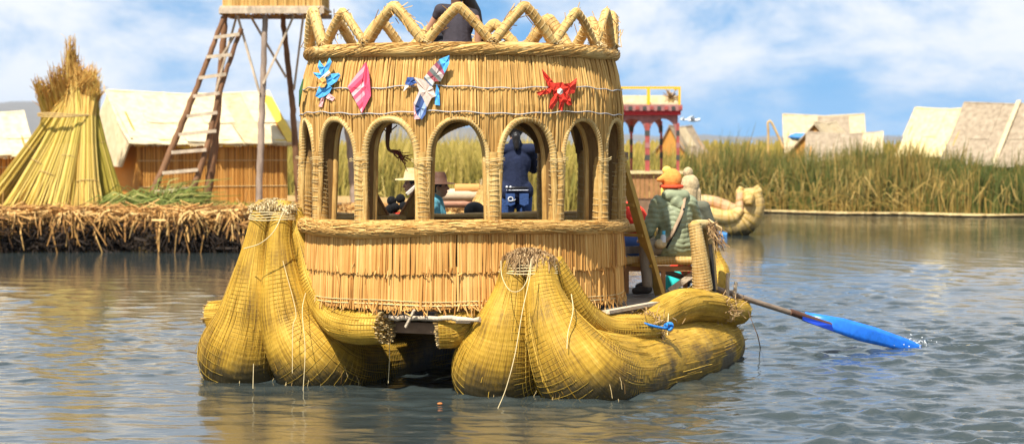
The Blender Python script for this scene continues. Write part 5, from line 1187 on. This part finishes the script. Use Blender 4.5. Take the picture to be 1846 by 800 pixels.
def hut(label, base, yaw, L, Wd, hw, hr, roof, over=.18, valance=False, wall_reeds=True, flap=False, strip=None, seed=0):
    """gable hut; base = middle of the front wall's foot, ridge along yaw, front faces the camera side"""
    qh = np.random.default_rng(seed + 300); a = R(yaw); d = np.array((math.cos(a), math.sin(a), 0)); n_ = np.array((-math.sin(a), math.cos(a), 0)); u = np.array((0, 0, 1.0))
    root = thing('reed_hut', label, 'hut', base, 'reed huts'); b0 = np.array(base, float)
    p = lambda x, y, z: b0 + d * x + n_ * y + u * z
    h = L / 2
    walls = [('wall', [(-h, 0), (h, 0)]), ('wall', [(-h, Wd), (h, Wd)])]
    for nm, (s0, s1) in walls:
        mb = MB(); mb.slab([p(*s0, 0), p(*s1, 0), p(*s1, hw), p(*s0, hw)], n_ * .04); w = mb.build(nm, M['wall_back'], root)
        if wall_reeds and s0[1] == 0:
            k = int(L / .022); x = np.linspace(-h, h, k) + qh.normal(0, .004, k); P = np.stack([np.array([p(xx, -.012, .0 + .02 * qh.random()) for xx in x]), np.array([p(xx + .01 * qh.normal(), -.012, hw - .01) for xx in x])], 1)
            MB().strands(P, qh.uniform(.010, .016, (k, 1)), 4).build('wall_reeds', M['wall_mat'], w, kind='stuff')
            for z in (hw * .3, hw * .68): MB().tube([p(-h, -.028, z), p(0, -.03, z), p(h, -.028, z)], .008, seg=5).build('wall_tie', M['cord_pale'], w)
    for sg in (-1, 1):
        mb = MB(); mb.slab([p(sg * h, 0, 0), p(sg * h, Wd, 0), p(sg * h, Wd, hw), p(sg * h, Wd / 2, hr - .04), p(sg * h, 0, hw)], -d * sg * .04); mb.build('gable', M['wall_mat'], root)
    sl = (hr - hw) / (Wd / 2)
    for side in (0, 1):      # roof slopes with a little sag
        nx, nyv = 14, 7; V = []
        for j in range(nyv):
            t = j / (nyv - 1)
            for i in range(nx):
                x = (-h - over) + (L + 2 * over) * i / (nx - 1); yy = Wd / 2 - (Wd / 2 + over) * t; zz = hr - sl * (Wd / 2 - yy) - .09 * math.sin(math.pi * t) + .03 * math.sin(i * 1.9 + j * 1.1 + seed) - .07 * math.sin(math.pi * i / (nx - 1)) * (1 - t)
                if side: yy = Wd - yy
                V.append(p(x, yy, zz + .03))
        V = np.array(V); i = (np.arange(nyv - 1)[:, None] * nx + np.arange(nx - 1)[None]).reshape(-1); F = np.stack([i, i + 1, i + nx + 1, i + nx], 1); k = len(V)
        mb = MB(); mb.add(np.vstack([V, V - u * .05]), np.vstack([F, F[:, ::-1] + k])); 
        ed = list(range(nx)) + [nx * r + nx - 1 for r in range(1, nyv)] + [nx * (nyv - 1) + c for c in range(nx - 2, -1, -1)] + [nx * r for r in range(nyv - 2, 0, -1)]
        e = np.array(ed); e2 = np.roll(e, -1); mb.add(np.zeros((0, 3)), np.stack([e, e2, e2 + k, e + k], 1) - 2 * k)
        ro = mb.build('roof_slope', roof, root, smooth=False)
        if side == 0:
            nc = max(2, int(round((L + 2 * over) / .62))); wc = (L + 2 * over) / nc
            for ci in range(nc):
                for ri_ in range(2):
                    xa_ = -h - over + wc * ci - .05 + .03 * qh.normal(); xb_ = xa_ + wc + .08; t0_, t1_ = (.0, .56) if ri_ == 0 else (.48, 1.0 + .05 * qh.random()); lift = .045 + .022 * ((ci + ri_) % 2) + .012 * qh.random() + (.02 if ri_ == 0 else 0); tw_ = .02 * qh.normal()
                    yz = lambda t: (Wd / 2 - (Wd / 2 + over) * t, hr - sl * (Wd / 2 + over) * t - .09 * math.sin(math.pi * min(t, 1)))
                    mid = lambda x: -.07 * math.sin(math.pi * min(1, max(0, (x + h + over) / (L + 2 * over))))
                    ring_ = []
                    for t in np.linspace(t0_, t1_, 4):
                        y_, z_ = yz(t); ring_.append([p(xa_ + tw_ * t, y_, z_ + lift + mid(xa_) * (1 - t)), p((xa_ + xb_) / 2, y_, z_ + lift - .012 + mid((xa_ + xb_) / 2) * (1 - t)), p(xb_ + tw_ * t, y_, z_ + lift + mid(xb_) * (1 - t))])
                    Vm = np.array(ring_).reshape(-1, 3); km = len(Vm); im = np.array([r_ * 3 + c_ for r_ in range(3) for c_ in range(2)]); Fm = np.stack([im, im + 1, im + 4, im + 3], 1); em = np.array([0, 1, 2, 5, 8, 11, 10, 9, 6, 3]); e2m = np.roll(em, -1)
                    mm = MB(); mm.add(np.vstack([Vm, Vm - u * .02]), np.vstack([Fm, Fm[:, ::-1] + km, np.stack([em, e2m, e2m + km, em + km], 1)]), .5); mm.build('roof_mat', (roof if qh.random() < .8 else (M['roof_tan'] if roof is not M['roof_tan'] else M['roof_grey'])), ro)
        if side == 0 and strip is not None:
            for xs_ in strip: MB().beam(p(xs_, Wd / 2, hr + .10), p(xs_, -over * .9, hr - sl * (Wd / 2 + over * .9) + .06), .16, .02, up=u).build('roof_strip', M['roof_tan'], ro)
        if side == 0:
            k2 = 160; x = qh.uniform(-h - over, h + over, k2); ze = hr - sl * (Wd / 2 + over); P = np.stack([np.array([p(xx, -over + .04, ze + .03) for xx in x]), np.array([p(xx + .03 * qh.normal(), -over - .03, ze - .03 - .04 * qh.random()) for xx in x])], 1)
            MB().strands(P, .007, 3).build('eave_fringe', M['cap_pale'], ro, kind='stuff')
    MB().tube([p(-h - over, Wd / 2, hr + .035), p(0, Wd / 2, hr - .05), p(h + over, Wd / 2, hr + .035)], .045, seg=10).build('ridge_roll', roof, root, smooth=True)
    if valance:
        nx = 40; V = []
        for i in range(nx):
            x = -h - .1 + (L + .2) * i / (nx - 1); z0 = hw - .02; dr = .10 + .07 * abs(math.sin(x * 2.2)) + .03 * math.sin(x * 7)
            V += [p(x, -.09 - .02 * math.sin(x * 9), z0), p(x, -.11 - .03 * math.sin(x * 9 + 1), z0 - dr)]
        V = np.array(V); i = np.arange(nx - 1) * 2; mb = MB(); k = len(V); mb.add(np.vstack([V, V + n_ * .01]), np.vstack([np.stack([i, i + 2, i + 3, i + 1], 1), np.stack([i, i + 1, i + 3, i + 2], 1) + k])); mb.build('valance', M['tarp'], root, smooth=True)
        MB().beam(p(h + over - .12, Wd / 2, hr + .055), p(h + over - .12, -over, hr - sl * (Wd / 2 + over) + .045), .22, .015, up=u).build('tarp_strip', M['tarp'], root)
    if flap:
        mb = MB(); mb.slab([p(-h - over, -.12, hw + .02), p(-h - over, Wd / 2, hr), p(-h - over, Wd + .1, hw), p(-h - over - .12, Wd + .1, hw - .55), p(-h - over - .12, .25, hw - .62)], d * .04); mb.build('hanging_mat', roof, root)
    return root
hut('cream-roofed reed hut with orange walls and yellow valance behind the watchtower', (W(385, 370, 48.9)[0], 48.9, IZ), 27, 3.45, 3.1, 1.50, 2.52, M['roof_cream'], valance=True, flap=True, seed=1)
hut('small cream-roofed hut cut off by the left edge of the picture', (W(-28, 310, 52)[0], 52, IZ), 24, 2.0, 2.4, 1.22, 2.10, M['roof_cream'], seed=2)
BZ = .05
hut('weathered grey lean roof of a low hut rising from the reeds', (W(1518, 295, 73.5)[0], 73.5, BZ), -13, 2.25, 2.7, 1.35, 2.42, M['roof_grey'], over=.1, seed=3)
hut('long pale tan-roofed hut farthest back on the reed bank', (W(1490, 250, 85)[0], 85, BZ), -4, 2.9, 2.4, 1.8, 3.15, M['roof_tan'], over=.1, seed=4, wall_reeds=False)
hut('tan gabled hut with its brown end wall facing the water', (W(1545, 250, 79)[0], 79, BZ), 62, 2.0, 2.4, 1.6, 2.8, M['roof_tan'], over=.12, seed=5, wall_reeds=False)
hut('golden steep-roofed hut leaning next to the big grey hut', (W(1672, 265, 77)[0], 77, BZ), 142 - 180, 2.2, 3.0, 1.75, 3.30, M['roof_gold'], over=.12, seed=6, wall_reeds=False)
hut('big weathered grey-roofed hut at the right edge of the picture', (W(1800, 275, 70)[0], 70, BZ), -36, 3.6, 3.6, 1.55, 3.38, M['roof_grey'], over=.15, strip=(-.1, 1.2), seed=7)
hut('small tan tent-like hut near the red pavilion', (W(1262, 262, 92)[0], 92, BZ), 55, 1.6, 1.9, 1.5, 2.75, M['roof_grey'], over=.1, seed=8, wall_reeds=False)
pp = thing('bent_pole', 'pale reed pole bent into a hook above the reeds', 'pole', (W(1384, 250, 80)[0], 80, BZ))
p, r_ = resample(np.array([(W(1384, 250, 80)[0], 80, BZ), W(1385, 245, 80), W(1384, 222, 80), W(1390, 220, 80), W(1404, 248, 80), W(1412, 268, 80)]), np.full(6, .042), .1); MB().tube(p, r_, seg=8).build('pole', M['rail'], pp, smooth=True)
heap('tarpaulin', 'crumpled blue tarpaulin beside the farthest long hut', 'tarpaulin', W(1447, 247, 82), (.55, .3, .14), M['blue_tarp'], 12, .15)

# ================================================================== WATCHTOWER
def pole(name, pts, rad, mat, parent, seg=9):
    p, r_ = resample(np.array(pts, float), np.broadcast_to(np.asarray(rad, float), (len(pts),)).copy(), .12); qn = np.random.default_rng(int(abs(p[0][0]) * 1000) % 9999)
    p = p + qn.normal(0, .006, p.shape); r_ = r_ * (1 + qn.normal(0, .04, len(r_)))
    return MB().tube(p, r_, seg=seg).build(name, mat, parent, smooth=True)
tw = thing('watchtower', 'tall wooden watchtower on stilts behind the reed boat', 'tower', (W(480, 375, 48.5)[0], 48.5, IZ))
g = lambda px, Yd: (W(px, 372, Yd)[0], Yd, IZ - .05)
pole('leg', [g(368, 47.2), W(386, 265, 47.25), W(396, 150, 47.3), W(406, 28, 47.3)], [.10, .085, .075, .065], M['pole_brown'], tw)
pole('leg', [g(466, 46.9), W(470, 250, 46.9), W(475, 120, 46.9), W(478, 28, 46.9)], [.075, .07, .065, .06], M['pole_grey'], tw)
pole('leg', [g(540, 48.3), W(531, 240, 48.3), W(522, 140, 48.3), W(509, 28, 48.3)], [.085, .07, .065, .055], M['pole_brown'], tw)
pole('leg', [g(640, 48.8), W(628, 240, 48.8), W(600, 140, 48.8), W(566, 28, 48.8)], [.09, .08, .07, .06], M['pole_grey'], tw)
for (a, b_, Ya, Yb) in (((428, 28), (468, 168), 46.9, 46.85), ((530, 28), (474, 152), 46.95, 46.8), ((452, 30), (516, 140), 48.2, 48.2), ((547, 28), (530, 162), 48.0, 48.2), ((427, 28), (389, 165), 47.1, 47.15), ((425, 62), (395, 108), 47.1, 47.1)):
    MB().beam(W(*a, Ya), W(*b_, Yb), .04, .11, up=(0, 1, .1)).build('brace', M['pole_pale'], tw)
c0, c1 = W(398, 15, 46.8), W(585, 15, 46.8); zt_ = c0[2]
for k_ in range(12):
    Yp = 46.75 + .17 * k_; MB().beam((c0[0], Yp, zt_ + .02 + .004 * (k_ % 2)), (c1[0], Yp, zt_ + .02), .15, .04).build('floor_board', M['pole_pale'], tw)
MB().beam((c0[0] - .02, 46.66, zt_ - .06), (c1[0], 46.66, zt_ - .06), .05, .12).build('rim_beam', M['pole_pale'], tw); MB().beam((c0[0], 46.7, zt_ - .08), (c0[0], 48.7, zt_ - .08), .05, .10).build('rim_beam', M['pole_grey'], tw); MB().beam((c0[0], 48.72, zt_ - .08), (c1[0], 48.72, zt_ - .08), .05, .10).build('rim_beam', M['pole_grey'], tw)
x0_, x1_ = c0[0] + .06, c1[0] - .06; zh = zt_ + .06
for (nm, s0, s1) in (('cabin_wall', (x0_, 46.72), (x1_, 46.72)), ('cabin_wall', (x0_, 48.6), (x1_, 48.6)), ('cabin_wall', (x0_, 46.72), (x0_, 48.6)), ('cabin_wall', (x1_, 46.72), (x1_, 48.6))):
    k = 110; t = np.linspace(0, 1, k); P = np.zeros((k, 2, 3)); P[:, :, 0] = (s0[0] + (s1[0] - s0[0]) * t)[:, None]; P[:, :, 1] = (s0[1] + (s1[1] - s0[1]) * t)[:, None]; P[:, 0, 2] = zh - .10 + rng.normal(0, .03, k); P[:, 1, 2] = zh + 1.3
    MB().strands(P, .016, 4).build(nm, M['thatch_up'], tw, kind='stuff')
apex = np.array(((x0_ + x1_) / 2, 47.66, zh + 2.2)); e = .25
cr = [np.array((x0_ - e, 46.72 - e, zh + 1.2)), np.array((x1_ + e, 46.72 - e, zh + 1.2)), np.array((x1_ + e, 48.6 + e, zh + 1.2)), np.array((x0_ - e, 48.6 + e, zh + 1.2))]
mb = MB(); mb.add(np.array(cr + [apex]), [[0, 1, 4], [1, 2, 4], [2, 3, 4], [3, 0, 4], [3, 2, 1, 0]]); mb.build('roof', M['roof_grey'], tw)
# ladder against the tower
tl = thing('ladder', 'rough brown pole ladder leaning against the watchtower', 'ladder', (W(300, 372, 46.4)[0], 46.4, IZ))
A = [(273, 355), (312, 262), (358, 150), (404, 30)]; Bp = [(338, 366), (372, 270), (398, 160), (434, 52)]
pole('stringer', [W(*a, 46.3 + .15 * i) for i, a in enumerate(A)], [.075, .07, .06, .05], M['pole_brown'], tl)
pole('stringer', [W(*a, 46.3 + .15 * i) for i, a in enumerate(Bp)], [.075, .065, .055, .05], M['pole_brown'], tl)
for (xa_, ya_, xb_, yb_) in ((283, 346, 342, 340), (297, 312, 353, 306), (313, 275, 368, 270), (326, 243, 386, 236), (341, 210, 388, 203), (352, 174, 392, 168), (362, 141, 404, 134), (376, 103, 414, 99), (390, 68, 428, 62)):
    Yr = 46.22 + .45 * (355 - ya_) / 325; MB().beam(W(xa_ - 4, ya_, Yr), W(xb_ + 4, yb_, Yr), .05, .07).build('rung', M['pole_pale'], tl)

# ================================================================== STOOK OF REED SHEAVES
st = thing('reed_stook', 'tall stook of yellow reed sheaves tied together on the island', 'reed stack', (W(115, 378, 46.8)[0], 46.8, IZ))
M['sheaf'] = straw('sheaf_reeds', [(0.0, (.17, .15, .02)), (.25, (.36, .28, .035)), (.45, (.55, .40, .07)), (.62, (.66, .48, .13)), (.74, (.60, .36, .08)), (.9, (.42, .19, .035)), (1.0, (.26, .10, .02))], nscale=3, nmix=.12, bump=0)
SH = [  # foot px, foot depth, tie px, top (px, py), half widths px at foot / tie / top, greenness
    (-22, 46.9, 100, (160, 140), 30, 17, 16, .48), (22, 46.4, 118, (152, 138), 26, 16, 18, .50), (62, 46.2, 128, (142, 128), 26, 15, 15, .52), (105, 46.1, 142, (133, 108), 28, 14, 12, .50), (158, 46.15, 157, (163, 128), 31, 14, 12, .54),
    (205, 46.7, 165, (168, 146), 30, 14, 12, .22), (60, 47.3, 90, (74, 148), 28, 16, 17, .45), (120, 47.5, 120, (104, 126), 30, 18, 18, .46), (180, 47.4, 150, (172, 162), 26, 14, 12, .35), (110, 46.9, 128, (127, 80), 26, 14, 5, .45)]
TY = 208
for k_, (fx, Yf, tx, (ux, uy), wf, wt, wu, hue) in enumerate(SH):
    qs = np.random.default_rng(500 + k_); N = 190; sc = 46.5 / FPX
    foot = np.array((W(fx, 378, Yf)[0], Yf, IZ)); tie = W(tx, TY, 46.85 + (Yf - 46.7) * .35); top = W(ux, uy, 46.85 + (Yf - 46.7) * -.2)
    r2 = np.sqrt(qs.random(N)); th = qs.uniform(0, 2 * np.pi, N); cx, cy = r2 * np.cos(th), r2 * np.sin(th)
    P = np.zeros((N, 6, 3)); jit = qs.normal(0, .03, (N, 3)) * np.array((1, 1, 0))
    ln = qs.uniform(.55, 1.12, N)
    def ringp(c, w, dz=0): return c[None] + np.stack([cx * w * sc, cy * w * sc * .9, np.zeros(N) + dz], 1)
    wf = wf * .78; P[:, 0] = ringp(foot, wf) + jit; P[:, 0, 2] = IZ + .0 + .06 * qs.random(N)
    P[:, 1] = ringp(foot * .66 + tie * .34, wf * .66 + wt * .25); P[:, 2] = ringp(foot * .30 + tie * .70, wf * .3 + wt * .55); P[:, 3] = ringp(tie, wt)
    up_ = ringp(top, wu) + qs.normal(0, .05, (N, 3)); P[:, 4] = P[:, 3] + (up_ - P[:, 3]) * (ln * .55)[:, None]; P[:, 5] = P[:, 3] + (up_ - P[:, 3]) * ln[:, None] + qs.normal(0, .03, (N, 3))
    rad = qs.uniform(.008, .014, N)[:, None] * np.array([[1.1, 1.05, 1, 1, 1.1, .35]])
    base_h = np.clip(qs.normal(hue, .10, N), 0, .68); grad = np.array([.06, .04, -.02, .18, .34])
    MB().strands(P, rad, 3, np.clip(base_h[:, None] + grad[None], 0, 1)).build('sheaf', M['sheaf'], st)
    nb = 260   # feathery seed heads
    i = qs.integers(0, N, nb); s_ = P[i, 5] + (P[i, 4] - P[i, 5]) * qs.random((nb, 1)) * .9; dd = qs.normal(0, 1, (nb, 3)) * np.array((.05, .05, .03)) + np.array((0, 0, .07)); MB().strands(np.stack([s_, s_ + dd], 1), .006, 2, np.clip(qs.normal(.86, .08, nb), 0, 1)).build('seed_heads', M['sheaf'], st, kind='stuff')
    ft = (.35, .5, .62, .44, .7, .3, .55, .48, .6, .4)[k_]; b1 = foot * ft + tie * (1 - ft); tdir = tie - foot; tdir /= np.linalg.norm(tdir); aa = np.cross(tdir, (0, 1, 0)); aa /= np.linalg.norm(aa); bb = np.cross(tdir, aa)
    w = (wf * ft + wt * (1 - ft) * .72) * sc * 1.0; MB().tube([b1 + aa * w * math.cos(t) + bb * w * .9 * math.sin(t) for t in np.linspace(0, 2 * np.pi, 26)], .008, seg=5, cap=False).build('sheaf_tie', M['cut'], st, smooth=True)
mb = MB()
for k_ in range(3): mb.tube([np.array((W(122, TY, 46.85)[0] + .62 * math.cos(t), 46.85 + .55 * math.sin(t), W(122, TY + 2 * k_ - 2, 46.85)[2] + .02 * math.sin(2 * t + k_))) for t in np.linspace(0, 2 * np.pi, 40)], .014, seg=5, cap=False)
mb.build('binding', M['cut'], st, smooth=True)
# cut green reeds lying about
M['cut_green'] = straw('fresh_cut_reeds', [(.1, (.10, .13, .02)), (.5, (.20, .23, .045)), (.9, (.42, .38, .12))], nscale=2, nmix=.2, bump=0)
for lab, (xa_, xb_), Yd, n, spread in (('pile of fresh green cut reeds lying beside the stook', (190, 300), 45.9, 420, .16), ('loose green reeds heaped at the foot of the tower ladder', (290, 345), 45.9, 330, .22)):
    c0, c1 = W(xa_, 378, Yd), W(xb_, 375, Yd); P = np.zeros((n, 3, 3)); o_ = rng.normal(0, 1, (n, 3)) * np.array((.25, .15, 0)); hz = np.abs(rng.normal(0, spread, n))
    P[:, 0] = c0 + o_; P[:, 2] = c1 + o_ + rng.normal(0, .25, (n, 3)) * np.array((1, .6, 0)); P[:, 1] = (P[:, 0] + P[:, 2]) / 2; P[:, 0, 2] = IZ + .03; P[:, 1, 2] = IZ + .04 + hz; P[:, 2, 2] = IZ + .04 + hz * (1.1 if xa_ > 250 else .4)
    tag(MB().strands(P, np.array([[.012, .012, .005]]), 3).build('cut_reeds', M['cut_green'], kind='stuff'), lab, 'reeds')

# ================================================================== SECOND BOAT WITH RED PAVILION
YB = 53.0
b2 = thing('reed_boat', 'golden reed boat with a red arcaded pavilion moored by the reeds', 'boat', (W(1220, 420, YB)[0], YB, 0))
def bundle2(name, path, rad, mat, pitch=.10):
    mb = MB(); mb.tube(path, rad, seg=28, step=.04, relief=hull_relief(pitch, .09, 4)); o2 = mb.build(name, mat, b2, smooth=True); cords(path, rad, pitch * 1.5, .008, M['cord_hull'], 'lashing_cord', o2, turns_seg=14, step=.05); return o2
M['boat2'] = bundle_mat('far_boat_reeds', [(.38, (.26, .15, .04)), (.48, (.50, .31, .10)), (.55, (.62, .42, .15)), (.64, (.70, .52, .24))], uvs=(30, 2, 1)); M['boat2_pink'] = bundle_mat('far_boat_roll', [(.38, (.30, .15, .07)), (.5, (.55, .32, .16)), (.62, (.66, .44, .26))], wet=False, uvs=(30, 2, 1))
for dy_, dpx in ((0, 0), (.55, -6)):
    Y_ = YB + dy_; bundle2('hull_bundle', [W(1060 + dpx, 418, Y_), W(1180 + dpx, 414, Y_), W(1290 + dpx, 408, Y_), W(1336 + dpx, 400, Y_), W(1354 + dpx, 375, Y_), W(1353 + dpx, 350, Y_), W(1352 + dpx, 340, Y_)], [.36, .36, .37, .36, .33, .27, .20], M['boat2'])
for ex, ey in ((1334, 347), (1366, 345)): bundle2('ear', [W(ex + (4 if ex < 1350 else -4), ey + 14, YB - .1), W(ex, ey, YB - .1), W(ex + (3 if ex < 1350 else -3), ey - 10, YB - .1)], [.12, .11, .06], M['boat2'], .06)
bundle2('muzzle', [W(1350, 356, YB - .2), W(1350, 362, YB - .38), W(1350, 368, YB - .42)], [.16, .13, .08], M['boat2'], .06)
bundle2('gunwale_roll', [W(1318, 394, YB - .25), W(1331, 382, YB - .25), W(1334, 362, YB - .2), W(1334, 348, YB - .15)], [.13, .12, .10, .09], M['boat2_pink'])
bundle2('gunwale_roll', [W(1240, 372, YB - .2), W(1290, 388, YB - .3), W(1320, 391, YB - .3), W(1336, 378, YB - .25)], [.15, .17, .16, .12], M['boat2'])
bundle2('gunwale_roll', [W(1250, 362, YB + .6), W(1290, 366, YB + .55), W(1330, 382, YB + .5)], [.16, .16, .15], M['boat2_pink'])
MB().tube([W(1290, 421, YB - .4), W(1310, 424, YB - .42)], .07, seg=8).build('fender', M['blue_tarp'], b2, smooth=True)
# pavilion
YP = 55.5; PR = plain('dull_red_paint', (.36, .075, .06), var=.35, scale=9); PP = plain('purple_brown_paint', (.34, .15, .13), var=.45, scale=6); PRED = plain('bright_red_paint', (.55, .03, .03), var=.15); PY = plain('yellow_paint', (.78, .45, .02), var=.1, rough=.5); PG = plain('dark_band', (.06, .06, .05), var=.3)
for px in (1059, 1113, 1167, 1222):
    col = MB().beam(W(px, 322, YP), W(px, 222, YP), (.11 if px == 1167 else .07), .08, up=(0, 1, 0)).build('column', PR, b2)
    for py in (240, 262, 284): MB().box(W(px, py, YP), (.125 if px == 1167 else .085, .095, .13)).build('column_band', PG if py != 262 else PP, col)
for px in (1086, 1138, 1192):
    col = MB().beam(W(px, 318, YP + 1.3), W(px, 218, YP + 1.3), .06, .06, up=(0, 1, 0)).build('column', PR, b2)
    for py in (232, 256, 280): MB().box(W(px, py, YP + 1.3), (.075, .075, .16)).build('column_band', PG, col)
def arcade(pxs, Yd, ytop, yspring, ybeam, name, mat):
    for a, c in zip(pxs[:-1], pxs[1:]):
        poly = [W(a, ybeam, Yd), W(c, ybeam, Yd), W(c, yspring, Yd)] + [W((a + c) / 2 + (c - a) / 2 * .86 * math.cos(t), yspring - (yspring - ytop) * math.sin(t) ** .8, Yd) for t in np.linspace(.0, math.pi, 13)] + [W(a, yspring, Yd)]
        MB().slab(poly, (0, .08, 0)).build(name, mat, b2)
arcade([1059, 1113, 1167, 1222], YP + .02, 214, 244, 206, 'spandrel', PP); arcade([1086, 1138, 1192], YP + 1.3, 215, 240, 206, 'spandrel', PP)
MB().box((W(1140, 203, YP)[0], YP + .65, W(1140, 204, YP)[2]), (W(1226, 0, YP)[0] - W(1052, 0, YP)[0], 1.5, .10)).build('entablature', PRED, b2)
MB().box((W(1140, 194, YP)[0], YP + .65, W(1140, 194.5, YP)[2]), (W(1229, 0, YP)[0] - W(1050, 0, YP)[0], 1.62, .15)).build('cornice', PP, b2)
for px in range(1058, 1228, 13): MB().box(W(px, 195, YP - .17), (.09, .03, .09)).build('painted_block', PG if (px // 13) % 2 else PR, b2)
MB().box((W(1140, 187, YP)[0], YP + .65, W(1140, 187, YP)[2]), (2.4, 1.5, .05)).build('roof_deck', M['roof_cream'], b2)
for Yd in (YP - .12, YP + 1.4):
    MB().beam(W(1050, 158.5, Yd), W(1227, 158.5, Yd), .05, .06).build('railing', PY, b2)
    for px in (1060, 1113, 1169, 1225): MB().beam(W(px, 189, Yd), W(px, 159, Yd), .055 if px != 1169 else .08, .055, up=(0, 1, 0)).build('railing_post', PY, b2)
MB().beam(W(1225, 158.5, YP - .12), np.array((W(1225, 158.5, YP - .12)[0], YP + 1.4, W(1225, 158.5, YP - .12)[2])), .05, .06).build('railing', PY, b2)
MB().beam(W(1052, 180, YP + 1.36), W(1226, 180, YP + 1.36), .03, .22).build('railing_panel', M['roof_cream'], b2)
for k_ in range(22): MB().beam(W(1050 + 8.3 * k_, 358, YP - .1), W(1050 + 8.3 * k_, 312, YP - .1), .10, .05, up=(0, 1, 0)).build('plank', M['red_wood'], b2)
MB().box((W(1140, 310, YP)[0], YP + .7, W(1140, 311, YP)[2]), (2.6, 1.8, .06)).build('floor', M['roof_gold'], b2)
MB().box((W(1140, 370, YP)[0], YP + .7, W(1140, 384, YP)[2] - .1), (2.6, 1.6, .9)).build('base', M['beam'], b2)
# potted dry plant on the pavilion roof
dp = thing('potted_plant', 'small dry brown plant on the roof of the red pavilion', 'plant', W(1210, 187, YP + .1)); c = W(1210, 186, YP + .1)
MB().tube([c, c + (0, 0, .10)], [.07, .09], seg=10).build('pot', M['cap_pale'], dp); n = 60; P = np.zeros((n, 2, 3)); P[:, 0] = c + (0, 0, .1); P[:, 1] = c + np.array((0, 0, .2)) + rng.normal(0, .09, (n, 3)); MB().strands(P, .012, 3).build('stems', M['cap_brown'], dp)

# ================================================================== SMALL THINGS
WB = plain('white_feather', (.82, .82, .82), var=.05)
for lab, (px, py), s_ in (('white bird flying just above the reeds, the larger of two', (1250, 217), 1.0), ('small white bird close to the pavilion column', (1233, 216), .55)):
    c = W(px, py, 60); br = thing('bird', lab, 'bird', c, 'white birds')
    mb = MB(); ellip(mb, c, np.diag([.16, .05, .045]) * s_); ellip(mb, c + np.array((.15, 0, .02)) * s_, np.eye(3) * .04 * s_); mb.build('body', WB, br, smooth=True)
    for sg in (-1, 1): mb = MB(); mb.slab([c + np.array((.07, 0, .02)) * s_, c + np.array((-.02, sg * .16, .12)) * s_, c + np.array((-.14, sg * .34, .05)) * s_, c + np.array((-.07, 0, .02)) * s_], (0, 0, .008)); mb.build('wing', WB, br)
    mb = MB(); mb.slab([c + np.array((-.12, 0, .01)) * s_, c + np.array((-.24, .05, .01)) * s_, c + np.array((-.24, -.05, .01)) * s_], (0, 0, .008)); mb.build('tail', WB, br)
heap('orange_peel', 'small orange scrap floating between the two bows', 'litter', WZ(793, 727, .012), (.028, .022, .014), plain('orange_rind', (.50, .16, .04)), 20, .2)
MB().tube([WZ(1371, 628, -.05), W(1366, 605, 22.2), W(1352, 570, 22.3), W(1349, 560, 22.3)], [.006, .006, .004, .003], seg=5).build('drifting_stick', M['beam'], smooth=True)
tag(bpy.data.objects['drifting_stick'], 'thin dark stick poking out of the water behind the stern', 'stick')

# ================================================================== AIR
mb = MB(); mb.box((0, 1800, 55), (7300, 10000, 120)); hz = mb.build('haze', M['water'], kind='stuff'); hz.data.materials.clear()
m = bpy.data.materials.new('haze_air'); m.use_nodes = True; nt = m.node_tree; nt.nodes.clear(); o_ = nt.nodes.new('ShaderNodeOutputMaterial'); v_ = nt.nodes.new('ShaderNodeVolumePrincipled')
v_.inputs['Color'].default_value = (.60, .78, 1.0, 1); v_.inputs['Density'].default_value = 0.00008; v_.inputs['Anisotropy'].default_value = 0.2
nt.links.new(v_.outputs[0], o_.inputs['Volume']); hz.data.materials.append(m)
